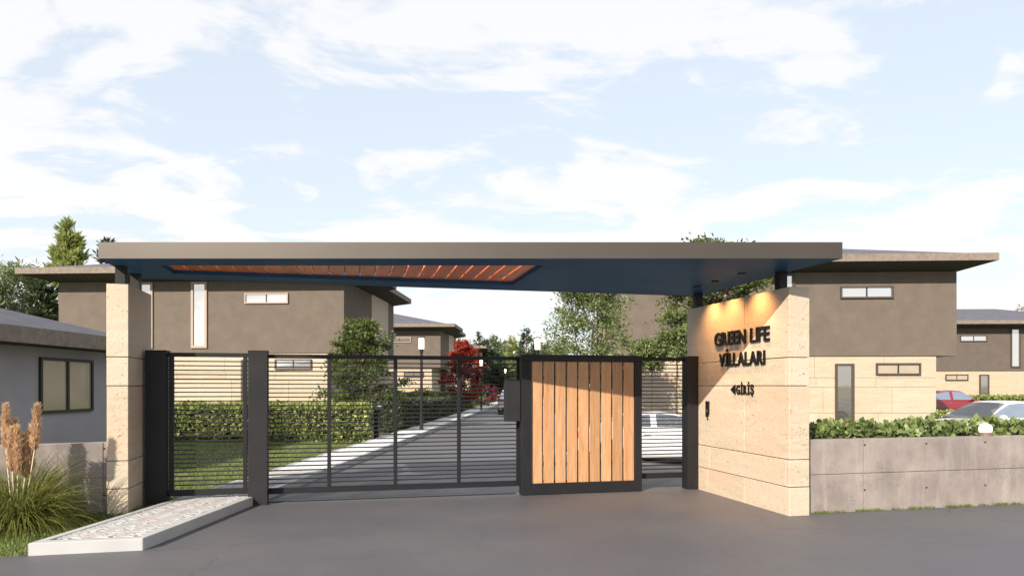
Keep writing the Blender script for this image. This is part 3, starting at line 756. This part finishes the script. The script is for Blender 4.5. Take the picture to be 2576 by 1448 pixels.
# ------------------------------------------------------------------ cars
def smooth_lerp(x, pts):
    for (a, za), (b, zb) in zip(pts[:-1], pts[1:]):
        if x <= b:
            t = min(1, max(0, (x - a) / (b - a))); t = t * t * (3 - 2 * t) if False else t
            return za + (zb - za) * t
    return pts[-1][1]
def car(label, loc, rz, paint, Hh=1.42, group=None):
    t = empty('car', loc, rz, label, 'car', group)
    top = [(-2.25, 0.78), (-2.15, 0.95), (-1.75, 1.01), (-0.6, 0.99), (0.4, 0.965), (0.95, 0.95), (1.5, 0.86), (1.95, 0.74), (2.18, 0.60), (2.25, 0.50)]
    wid = [(-2.25, 0.74), (-2.05, 0.84), (-1.4, 0.90), (1.3, 0.90), (1.8, 0.86), (2.1, 0.74), (2.25, 0.60)]
    xs = sorted(set(list(np.linspace(-2.25, 2.25, 46)) + [-1.74, -1.0, 1.02, 1.76]))
    Vv = []; Ff = []; n = 13
    for x in xs:
        w = smooth_lerp(x, wid); zt = smooth_lerp(x, top); zb = 0.20
        if abs(x) > 2.1: zb = 0.20 + (abs(x) - 2.1) * 0.7
        for xc in (-1.37, 1.39):
            if abs(x - xc) < 0.37: zb = max(zb, 0.30 + math.sqrt(0.37 ** 2 - (x - xc) ** 2))
        zm = max(0.56, zb + 0.03); zm = min(zm, zt - 0.12)
        half = [(0, zb), (w * 0.80, zb), (w * 0.965, zb), (w * 1.0, zb * .4 + zm * .6), (w * 0.995, max(zm, min(0.68, zt - .1))), (w * 0.93, zt - 0.045), (w * 0.80, zt)]
        ringp = half + [(0, zt + 0.02)] + [(-a, b) for a, b in half[::-1][:-1]]
        Vv += [(x, a, b) for a, b in ringp]; n = len(ringp)
    for i in range(len(xs) - 1):
        for kk in range(n): Ff.append((i * n + kk, i * n + (kk + 1) % n, (i + 1) * n + (kk + 1) % n, (i + 1) * n + kk))
    Ff.append(tuple(range(n))); Ff.append(tuple(range((len(xs) - 1) * n, len(xs) * n))[::-1])
    b = MB(); b.v = Vv; b.f = Ff; bo = b.build('body', paint, t, smooth=True)
    md = bo.modifiers.new('s', 'SUBSURF'); md.levels = 1; md.render_levels = 1
    # cabin grid
    rf = [(-1.85, 0.985), (-1.45, 1.16), (-1.0, 1.33), (-0.6, Hh - .03), (-0.1, Hh), (0.25, Hh - 0.035), (0.55, 1.22), (0.95, 0.97), (1.05, 0.93)]
    rp = [(-1.85, .985), (-1.0, 1.33 * Hh / 1.42)]
    cx = np.linspace(-1.82, 1.02, 40); rows = []
    for x in cx:
        zt = smooth_lerp(x, rf); zbt = 0.955; k2 = max(0.0, min(1.0, (zt - 0.95) / (Hh - 0.95)))
        wb = 0.80; wr = wb - 0.20 * k2
        zt = max(zt, zbt + 0.005)
        zs_ = [zbt - 0.03, zbt + 0.02 + (zt - zbt) * .02, zbt + (zt - zbt) * 0.45, zbt + (zt - zbt) * 0.86, zbt + (zt - zbt) * 0.965]
        ws_ = [wb + .005, wb, wb - (wb - wr) * 0.42, wr + 0.015 * k2, wr - 0.06 * k2]
        half = list(zip(ws_, zs_))
        rows.append(half + [(wr * 0.5, zt - 0.004), (0, zt)] + [(-wr * 0.5, zt - 0.004)] + [(-a, c) for a, c in half[::-1]])
    nn = len(rows[0]); parts = {k_: MB() for k_ in ('roof', 'windscreen', 'rear_window', 'side_window0', 'side_window1', 'side_window2', 'side_window3')}
    allv = [(x, a, c) for x, r_ in zip(cx, rows) for a, c in r_]
    for k_ in parts: parts[k_].v = list(allv)
    for i in range(len(cx) - 1):
        xm = (cx[i] + cx[i + 1]) / 2
        for kk in range(nn - 1):
            f = (i * nn + kk, i * nn + kk + 1, (i + 1) * nn + kk + 1, (i + 1) * nn + kk)
            side = kk < 3 or kk >= nn - 4
            if side:
                low = kk == 0 or kk == nn - 2
                key = 'roof' if (low or xm < -1.32 or -0.34 < xm < -0.22 or xm > 0.80) else 'side_window%d' % ((2 if kk < 3 else 0) + (1 if xm > -0.28 else 0))
            else:
                edge = kk == 3 or kk == nn - 5
                key = 'roof' if edge else ('windscreen' if xm > 0.26 else ('rear_window' if xm < -0.80 else 'roof'))
            parts[key].f.append(f)
    for k_, mb in parts.items():
        used = sorted({i for f in mb.f for i in f}); mp_ = {u: j for j, u in enumerate(used)}
        m2 = MB(); m2.v = [mb.v[u] for u in used]; m2.f = [tuple(mp_[i] for i in f) for f in mb.f]
        m2.build(k_.rstrip('0123'), paint if k_ == 'roof' else 'car_glass', t, smooth=True)
    for s in (-1, 1):
        m2 = MB(); m2.lathe([(0.0, -.09), (0.05, -.085), (0.085, -.04), (0.09, 0), (0.08, .05), (0.0, .075)], 10)
        m2.v = [(z * 0.75 + 0.66, s * (0.93 + y_ * 1.25), 1.0 + x_ * 0.75) for x_, y_, z in m2.v]
        m2.build('wing_mirror', paint, t, smooth=True)
        m3 = MB().box(-0.55, -0.38, s * .895 - .012, s * .895 + .012, 0.80, 0.825); m3.build('door_handle', 'chrome' if paint == 'car_red' else paint, t, bevel=0.004)
        tl = MB().add([(-2.262, s * 0.36, 0.72), (-2.262, s * 0.70, 0.72), (-2.10, s * 0.86, 0.74), (-2.10, s * 0.86, 0.88), (-2.235, s * 0.70, 0.88), (-2.242, s * 0.36, 0.86),
                       (-2.1, s * .36, .72), (-2.1, s * .36, .86)], [(0, 1, 4, 5), (1, 2, 3, 4), (0, 5, 7, 6)]); tl.build('tail_light', 'tail_red', t)
        hl = MB().add([(2.19, s * 0.45, 0.60), (2.06, s * 0.78, 0.64), (1.9, s * 0.85, 0.72), (2.05, s * 0.6, 0.70), (2.1, s * 0.5, 0.5)], [(0, 1, 2, 3), (0, 4, 1)]); hl.build('headlight', 'chrome', t)
        for xc in (-1.37, 1.39):
            w_ = MB(); w_.lathe([(0.21, -.105), (0.29, -.105), (0.325, -.07), (0.325, .07), (0.29, .105), (0.21, .105)], 24)
            w_.v = [(xc + x_, s * 0.78 + z, 0.325 + y_) for x_, y_, z in w_.v]
            wo = w_.build('wheel', 'tyre', t, smooth=False)
            rm = MB(); rm.lathe([(0.215, .06), (0.215, .09), (0.18, .085), (0.05, .075), (0.0, .09)], 24)
            rm.v = [(xc + x_, s * (0.78 + z + .02), 0.325 + y_) for x_, y_, z in rm.v]; rm.build('rim', 'chrome', wo)
    bx('rear_bumper', 'car_trim', t, -2.27, -2.1, -0.62, 0.62, 0.22, 0.40, bevel=0.02)
    bx('grille', 'car_trim', t, 2.1, 2.262, -0.42, 0.42, 0.32, 0.46, bevel=0.02)
    return t
zc = lambda x, y: depress(x, y)
car('white car parked behind the fence panel next to the wooden gate', (3.83, 18.0, -0.40), R(-2), 'car_white', 1.36, 'parked cars')
car('white car nosing in behind the ivy hedge at the right edge', (13.0, 18.6, -0.20), R(186), 'car_white', 1.42, 'parked cars')
car('red car parked before the far right villa', (23.3, 37.0, -0.10), R(-6), 'car_red', 1.48, 'parked cars')
c4 = car('white car seen from behind on the inner road', (0.12, 41.2, 0.0), R(88), 'car_white', 1.46, 'parked cars')
car('white car standing in the driveway beyond the nearest left villa', (-8.4, 44.6, 0.03), R(-3), 'car_white', 1.45, 'parked cars')

# ------------------------------------------------------------------ plants
def box_leaves(rng, n, x0, x1, y0, y1, z0, z1, depth=0.10, poke=0.05):
    """points near the faces of a box, with outward directions"""
    sx, sy, sz = x1 - x0, y1 - y0, z1 - z0
    areas = np.array([sx * sz, sx * sz, sy * sz, sy * sz, sx * sy * 1.3]); ch = rng.choice(5, n, p=areas / areas.sum())
    u = rng.uniform(0, 1, n); v = rng.uniform(0, 1, n); d = rng.uniform(-poke, depth, n)
    P = np.zeros((n, 3)); N = np.zeros((n, 3))
    for k_, (ax, sgn) in enumerate(((1, -1), (1, 1), (0, -1), (0, 1), (2, 1))):
        msk = ch == k_
        lo = [x0, y0, z0]; hi = [x1, y1, z1]; oth = [a for a in range(3) if a != ax]
        P[msk, ax] = (hi[ax] - d[msk]) if sgn > 0 else (lo[ax] + d[msk])
        P[msk, oth[0]] = lo[oth[0]] + u[msk] * (hi[oth[0]] - lo[oth[0]]); P[msk, oth[1]] = lo[oth[1]] + v[msk] * (hi[oth[1]] - lo[oth[1]])
        N[msk, ax] = sgn
    wob = 0.045 * (np.sin(P[:, 0] * 5.1 + P[:, 2] * 7) + np.sin(P[:, 1] * 6.3 + 1) + np.sin(P[:, 0] * 11.7 + P[:, 1] * 9))
    P += N * wob[:, None] * 0.6
    return P, N
def hedge(label, loc, rz, W, D, Ht, n, size, mat='leaf_hedge', seed=1, aspect=0.65, dry=0):
    t = empty('hedge', loc, rz, label, 'hedge')
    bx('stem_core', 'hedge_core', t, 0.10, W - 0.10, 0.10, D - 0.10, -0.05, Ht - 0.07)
    rng = np.random.default_rng(seed); P, N = box_leaves(rng, n, 0, W, 0, D, 0.0, Ht)
    Dv = N * 0.55 + rng.normal(size=(n, 3)) * 0.6 + np.array([0, 0, 0.25])
    leaf_obj('foliage', P, Dv, size, mat, t, seed, aspect)
    if dry:
        P, N = box_leaves(rng, dry, 0, W, 0, D, Ht * .7, Ht, 0.02, 0.06)
        leaf_obj('dry_foliage', P, N * .5 + rng.normal(size=(dry, 3)), size * .8, 'dry_leaf', t, seed + 1, .4)
    return t
x, y = H(-20.0, 20.1); hedge('long clipped green hedge in front of the nearest left villa', (x, y, 0.03), HB, 14.9, 0.8, 1.0, 26000, 0.10, seed=21, dry=300)
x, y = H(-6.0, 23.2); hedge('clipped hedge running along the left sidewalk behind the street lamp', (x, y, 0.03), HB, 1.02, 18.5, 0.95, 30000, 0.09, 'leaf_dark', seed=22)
x, y = G(5.55, 7.98); hedge('ivy-like hedge growing along the top of the right concrete wall', (x, y, -0.3), GA, 9.3, 0.55, 1.31, 20000, 0.08, 'leaf_ivy', 23, 0.85, 350)
hedge('small dark hedge at the corner of the large right villa', (14.2, 22.6, -0.34), 0, 4.0, 0.8, 1.0, 6000, 0.11, seed=24)
hedge('far hedge below the far right villa', (26.0, 45.0, -0.34), 0, 16, 0.8, 1.22, 9000, 0.15, 'leaf_hedge', 25, dry=500)
x, y = H(-14, 47.5); hedge('hedge in front of the second left villa', (x, y, 0.03), HB, 8.9, 0.8, 1.05, 8000, 0.13, seed=26)

def limb_tree(label, loc, env, z0, z1, ncl, nl, cs, size, mat, seed, trunk_r=0.09, aspect=0.5, name='tree', group=None, multi=1, up=0.3, shell=0.55, spray=False):
    """env(t)->radius at height fraction t; clusters of leaves carried by limbs"""
    t = empty(name, loc, 0, label, 'tree', group); rng = np.random.default_rng(seed); rr = random.Random(seed)
    tm = MB(); stems = []
    for k_ in range(multi):
        a = 2 * math.pi * k_ / multi + rr.uniform(0, 1); off = 0.0 if multi == 1 else 0.12
        sp = 0.0 if multi == 1 else env(0.5) * 0.35; pts = []
        for i in range(7):
            f = i / 6; pts.append((off * math.cos(a) + sp * f * math.cos(a) + rr.uniform(-1, 1) * .04 * f * z1 * .3, off * math.sin(a) + sp * f * math.sin(a) + rr.uniform(-1, 1) * .04 * f * z1 * .3, -0.15 + (z1 * 0.9 + 0.15) * f))
        tm.tube(pts, [trunk_r * (1 - 0.85 * i / 6) for i in range(7)], 7); stems.append(pts)
    C = []
    for i in range(ncl):
        f = rr.random(); a = rr.uniform(0, 2 * math.pi); r_ = env(f) * (shell + (1 - shell) * rr.random()) if rr.random() < 0.75 else env(f) * rr.random()
        r_ *= rr.uniform(0.8, 1.12)
        C.append((r_ * math.cos(a), r_ * math.sin(a), z0 + (z1 - z0) * f + rr.uniform(-.05, .05) * (z1 - z0)))
    for i, c in enumerate(C):
        if i % 2 == 0:
            pts = stems[i % multi]; zb = max(0.2, c[2] - 0.45 * math.hypot(c[0], c[1]) - 0.1); f = min(0.97, (zb + 0.15) / (z1 * 0.9 + 0.15)) * 6
            j = min(5, int(f)); u = f - j; b0 = [pts[j][q] * (1 - u) + pts[j + 1][q] * u for q in range(3)]
            mid = [(b0[q] + c[q]) / 2 + (0.06 if q == 2 else 0) for q in range(3)]
            tm.tube([b0, mid, c], [trunk_r * 0.28, trunk_r * 0.18, trunk_r * 0.06], 5)
    tm.build('trunk', 'bark', t, smooth=True)
    C = np.array(C); cid = rng.integers(0, ncl, nl)
    off = rng.normal(size=(nl, 3)) * np.array([1, 1, 0.6]) * cs * rng.uniform(0.55, 1.25, ncl)[cid][:, None]
    P = C[cid] + off
    out = unit(P - np.array([0, 0, (z0 + z1) / 2])); out[:, 2] *= 0.4
    D = out * 0.7 + rng.normal(size=(nl, 3)) * 0.6 + np.array([0, 0, up])
    leaf_obj('crown', P, D, size, mat, t, seed, aspect)
    return t
def conifer(label, loc, h, r, mat, seed, tilt=0.35, n=9000, size=0.3, z0=0.08, power=0.9, gap=0.0):
    t = empty('conifer', loc, 0, label, 'tree', 'conifers behind the houses'); rng = np.random.default_rng(seed)
    MB().tube([(0, 0, -0.5), (0.02, 0, h * .5), (0, 0.02, h * .97)], [h * .018, h * .011, h * .002], 7).build('trunk', 'bark', t, smooth=True)
    nb_ = 110; bz = z0 + (1 - z0) * np.sort(rng.uniform(0, 1, nb_)); ba = rng.uniform(0, 6.283, nb_) ; bl = r * (1 - bz) ** power * rng.uniform(0.65, 1.15, nb_) + 0.02 * r
    tm = MB()
    for z, a, l in zip(bz[::2], ba[::2], bl[::2]):
        tm.tube([(0, 0, z * h), (l * .8 * math.cos(a), l * .8 * math.sin(a), z * h + l * .8 * tilt)], [h * .004, h * .001], 4)
    tm.build('branches', 'bark', t)
    w = bl / bl.sum(); bid = rng.choice(nb_, n, p=w); f = rng.uniform(0.1, 1.0, n) ** 0.7
    dirs = np.stack([np.cos(ba), np.sin(ba), np.full(nb_, tilt)], 1)
    P = dirs[bid] * (bl[bid] * f)[:, None] + np.stack([np.zeros(n), np.zeros(n), bz[bid] * h], 1)
    P += rng.normal(size=(n, 3)) * (0.10 * r * (1.15 - 0.6 * f))[:, None] * np.array([1, 1, .6])
    D = dirs[bid] * 0.8 + rng.normal(size=(n, 3)) * 0.45 + np.array([0, 0, 0.35])
    leaf_obj('crown', P, D, size, mat, t, seed, 0.28)
    return t
ell = lambda R0, k_=0.5: (lambda f: R0 * math.sqrt(max(0.02, 1 - ((f - k_) / (k_ if f < k_ else 1 - k_)) ** 2)))
def cone_env(R0): return lambda f: R0 * (0.55 + 0.45 * min(1, f / 0.18)) * (1 - max(0, f - 0.12) / 0.9) ** 0.8 + 0.05
# green tree behind the sliding gate
limb_tree('bushy green tree behind the sliding gate before the nearest villa', (*H(-6.45, 24.2), 0.03), lambda f: 1.5 * (0.75 + .25 * min(1, f / .3)) * (1 - max(0, f - .3) / .75) ** 0.75 + .1, 0.55, 3.75, 100, 12500, 0.15, 0.105, 'leaf_tree', 31, 0.08, 0.6)
limb_tree('small red-leaved tree beside the road', (*H(-5.35, 45.0), 0.03), lambda f: 1.3 * (0.7 + .3 * min(1, f / .3)) * (1 - max(0, f - .35) / .72) ** 0.7 + .1, 0.9, 4.25, 90, 13000, 0.16, 0.12, 'leaf_red', 32, 0.07, 0.6)
limb_tree('low plum-coloured shrub left of the white car seen from behind', (*H(-4.6, 52), 0.03), ell(1.0), 0.2, 1.45, 30, 3500, 0.16, 0.12, 'leaf_plum', 33, 0.03, 0.6, name='shrub', multi=3)
# airy tree and companions by the right villa
limb_tree('airy slender-branched tree left of the large right villa', (2.42, 21.5, -0.34), lambda f: 1.55 * (0.85 + .15 * min(1, f / .25)) * (1 - max(0, f - .3) / .85) ** 0.7 + .1, 1.2, 5.3, 140, 17000, 0.20, 0.115, 'leaf_airy', 34, 0.05, 0.38, multi=3, up=0.15)
limb_tree('round bushy tree against the left end of the sign wall', (4.74, 20.1, -0.36), ell(0.50, .5), 2.75, 4.2, 46, 7500, 0.12, 0.08, 'leaf_airy', 35, 0.05, 0.55)
limb_tree('bushy low tree above the fence panel', (4.15, 20.7, -0.36), ell(0.48, .5), 2.5, 3.35, 36, 5200, 0.12, 0.08, 'leaf_airy', 45, 0.045, 0.55)
limb_tree('tall spreading tree rising above the canopy near the sign wall', (4.40, 15.3, -0.36), lambda f: 1.3 * math.sqrt(max(.02, 1 - (2 * f - 1) ** 2)), 3.7, 5.0, 80, 8500, 0.13, 0.09, 'leaf_tree', 36, 0.09, 0.5)
# conifers
conifer('bright green conifer rising behind the nearest left villa', (-29.6, 46.5, 0), 12.55, 2.3, 'needle_light', 41, 0.9, 14000, 0.42, power=0.8)
conifer('dark conifer whose tip peeks over the left end of the canopy', (-26.8, 46.0, 0), 11.25, 1.9, 'needle_dark', 42, 0.5, 7000, 0.4)
conifer('dark conifer hugging the left corner of the nearest villa', (-24.4, 36.0, 0), 7.4, 2.2, 'needle_dark', 43, 0.45, 9000, 0.36)
limb_tree('dark pine with layered boughs at the far left', (-23.8, 32.5, 0), lambda f: 2.1 * (1 - max(0, f - .3) * .9), 2.0, 7.2, 36, 8500, 0.32, 0.26, 'needle_mid', 44, 0.16, 0.25, name='pine_tree')
limb_tree('dark pine behind the slate roof of the small left house', (-20.8, 33.2, 0), lambda f: 1.5 * (1 - max(0, f - .3) * .9), 1.0, 4.4, 30, 6000, 0.3, 0.24, 'needle_mid', 46, 0.14, 0.25, name='pine_tree')
far = [(1204, 838, 96, 'needle_dark', 1.8, 'small dark conifer above the farthest left villa'), (1222, 858, 100, 'needle_dark', 2.4, 'rounded dark conifer beyond the farthest left villa'),
       (1243, 842, 104, 'needle_mid', 2.7, 'grey-green conifer beyond the end of the road'), (1271, 860, 110, 'needle_mid', 2.0, 'low conifer left of the pale green one'),
       (1289, 848, 98, 'needle_light', 1.7, 'pale green slender conifer at the end of the road'), (1324, 826, 94, 'needle_dark', 2.1, 'tall dark pointed conifer behind the lamp above the wooden gate'),
       (1308, 862, 120, 'needle_mid', 2.2, 'low conifer between the pale and the tall dark one'), (1352, 858, 92, 'needle_dark', 2.3, 'dark conifer right of the lamp above the wooden gate'),
       (1374, 862, 90, 'needle_mid', 2.0, 'conifer just left of the airy tree'), (1400, 868, 86, 'needle_mid', 2.4, 'conifer behind the airy tree'),
       (1256, 905, 70, 'needle_dark', 2.3, 'dark conifer right of the red tree seen through the gate'), (1290, 915, 74, 'needle_mid', 2.3, 'green conifer behind the top right corner of the sliding gate')]
for i, (u, v, Y, mt, r_, lb) in enumerate(far):
    hh = 1.6 + (970 - v) * Y / 1750; conifer(lb, ((u - 1288) / 1750 * Y, Y, -0.4), hh + 0.4, r_, mt, 60 + i, 0.45, 3200, 0.5, power=0.75)
conifer('tip of an autumn-tinted tree at the right edge of the picture', (53.5, 73.0, -0.4), 10.4, 2.2, 'dry_leaf', 90, 0.6, 2500, 0.4)

# pampas grass
pg = empty('pampas_grass', (-5.50, 7.72, 0.03), 0, 'clump of pampas grass with feathery tan plumes at the lower left', 'plant')
rng = np.random.default_rng(77)
def arcs(n, r0, len_lo, len_hi, seg, width, droop, rng, lean=0.9):
    a = rng.uniform(0, 2 * math.pi, n); rad = r0 * np.sqrt(rng.uniform(0, 1, n)); L = rng.uniform(len_lo, len_hi, n)
    el = rng.uniform(0.5, 1.45, n); az = a + rng.normal(size=n) * 0.5
    P = np.stack([rad * np.cos(a), rad * np.sin(a), np.zeros(n)], 1); Vs = []; 
    d = np.stack([np.cos(az) * np.cos(el), np.sin(az) * np.cos(el), np.sin(el)], 1)
    side = unit(np.cross(d, rng.normal(size=(n, 3)) * .4 + np.array([0, 0, 1.0])))
    for s_ in range(seg + 1):
        w = width * (1 - s_ / seg) ** 0.7 + 0.0006
        Vs.append(P - side * w); Vs.append(P + side * w)
        d = unit(d + np.array([0, 0, -1]) * droop * (0.4 + s_ / seg) * rng.uniform(.6, 1.3, (n, 1))); P = P + d * (L / seg)[:, None]
        P[:, 2] = np.maximum(P[:, 2], 0.01)
    V = np.stack(Vs, 1).reshape(-1, 3); k_ = 2 * (seg + 1); F = []
    base = np.arange(n)[:, None] * k_
    for s_ in range(seg): F.append(base + np.array([2 * s_, 2 * s_ + 1, 2 * s_ + 3, 2 * s_ + 2]))
    return V, np.concatenate(F, 0)
V, F = arcs(3000, 0.24, 0.50, 1.02, 7, 0.0042, 0.30, rng); link('blades', mesh_np('blades', V, F), 'pampas_blade', pg)
V, F = arcs(220, 0.24, 0.3, 0.6, 6, 0.005, 0.3, rng); link('dry_blades', mesh_np('dry_blades', V, F), 'dry_leaf', pg)
def plume(dx, dy, z0, z1, lean, seed):
    r = np.random.default_rng(seed)
    base = (dx * 0.3, dy * 0.3, 0.0); bot = (dx, dy, z0); tip = (dx + lean, dy, z1)
    MBt = MB().tube([base, ((base[0] + dx) / 2 * 1.0, (base[1] + dy) / 2, z0 / 2), bot, tip], [0.006, 0.006, 0.005, 0.001], 6)
    so = MBt.build('stalk', 'plume_stem', pg, smooth=True)
    n = 2000; f = r.uniform(0, 1, n); rad = 0.036 * np.sin(np.pi * np.clip(f * .93 + .04, .04, 1)) ** 0.8 * (1 - 0.62 * f) * (1 + .35 * np.sin(f * 19 + seed)) * np.sqrt(r.uniform(0, 1, n)); a = r.uniform(0, 6.28, n)
    P = np.stack([dx + lean * f + rad * np.cos(a), dy + rad * np.sin(a), z0 + (z1 - z0) * f * 0.93], 1)
    D = np.stack([np.cos(a) * .35 + lean, np.sin(a) * .35, np.full(n, .9)], 1) + r.normal(size=(n, 3)) * .24
    V, F = leaves_np(P, D, 0.062, r, 0.10); link('plume', mesh_np('plume', V, F), 'plume', so)
plume(-0.115, 0.0, 0.86, 1.37, 0.0, 1); plume(-0.02, -0.05, 0.62, 1.12, -0.01, 2); plume(0.05, -0.05, 0.58, 1.14, -0.01, 3)
plume(0.12, 0.05, 0.58, 1.15, 0.02, 4); plume(0.20, 0.0, 0.85, 1.37, 0.03, 5); plume(-0.09, 0.06, 0.72, 1.2, 0.03, 6); plume(0.08, 0.02, .54, 1.05, .01, 7)

# shrubs in the gardens
for i, (p, yy, r_, h, mt, lb) in enumerate([(-5.7, 26.5, .55, 1.35, 'leaf_airy', 'leafy shrub just behind the sidewalk hedge'), (-5.9, 34, .6, 1.3, 'leaf_tree', 'dark shrub farther along the sidewalk hedge'),
                                         (-5.2, 50, .8, 1.5, 'leaf_airy', 'light green shrub below the red tree')]):
    limb_tree(lb, (*H(p, yy), 0.03), ell(r_), 0.25, h, 26, 2600, 0.14, 0.11, mt, 120 + i, 0.03, .55, name='shrub', multi=3)

# ------------------------------------------------------------------ child on the far sidewalk
def person():
    x, y = H(-4.15, 49.0); t = empty('person', (x, y, 0.112), R(10), 'person in a dark top and orange shorts standing on the far sidewalk', 'person')
    hh = 1.30; J = {'pel': (0, 0, .70), 'sp': (0, .01, .86), 'ch': (0, .0, .98), 'nk': (0, 0, 1.08), 'hd': (0, -.01, 1.16), 'tp': (0, -.01, 1.26)}
    E = [('pel', 'sp'), ('sp', 'ch'), ('ch', 'nk'), ('nk', 'hd'), ('hd', 'tp')]; rad = {'pel': .095, 'sp': .09, 'ch': .10, 'nk': .038, 'hd': .078, 'tp': .055}
    for s, n in ((-1, 'l'), (1, 'r')):
        J.update({n + 'hip': (s * .07, 0, .66), n + 'kn': (s * .075, -.02 * s, .37), n + 'an': (s * .075, .02, .06), n + 'to': (s * .08, -.10, .03),
                  n + 'sh': (s * .13, 0, 1.02), n + 'el': (s * .17, .02, .83), n + 'wr': (s * .17, -.06, .68), n + 'ha': (s * .165, -.08, .61)})
        E += [('pel', n + 'hip'), (n + 'hip', n + 'kn'), (n + 'kn', n + 'an'), (n + 'an', n + 'to'), ('ch', n + 'sh'), (n + 'sh', n + 'el'), (n + 'el', n + 'wr'), (n + 'wr', n + 'ha')]
        rad.update({n + 'hip': .07, n + 'kn': .048, n + 'an': .033, n + 'to': .03, n + 'sh': .045, n + 'el': .034, n + 'wr': .024, n + 'ha': .028})
    names = list(J); idx = {k_: i for i, k_ in enumerate(names)}
    me = bpy.data.meshes.new('body'); me.from_pydata([J[k_] for k_ in names], [(idx[a], idx[b]) for a, b in E], [])
    o = link('body', me, 'skin', t); o.modifiers.new('k', 'SKIN'); sv = me.skin_vertices[0].data
    for k_ in names: sv[idx[k_]].radius = (rad[k_], rad[k_])
    sv[0].use_root = True
    s = o.modifiers.new('s', 'SUBSURF'); s.levels = 1; s.render_levels = 1
    MB().lathe([(.10, .72), (.125, .74), (.12, .90), (.13, 1.02), (.10, 1.06), (.05, 1.075)], 14).build('shirt', 'cloth_dark', t, smooth=True)
    sh = MB()
    for sgn in (-1, 1): sh.tube([(sgn * .065, 0, .76), (sgn * .075, 0, .60), (sgn * .08, 0, .42)], [.095, .09, .085], 12)
    sh.build('shorts', 'cloth_orange', t, smooth=True)
    MB().lathe([(.09, 1.15), (.094, 1.2), (.08, 1.27), (.03, 1.30)], 12).build('hair', 'hair', t, smooth=True)
person()
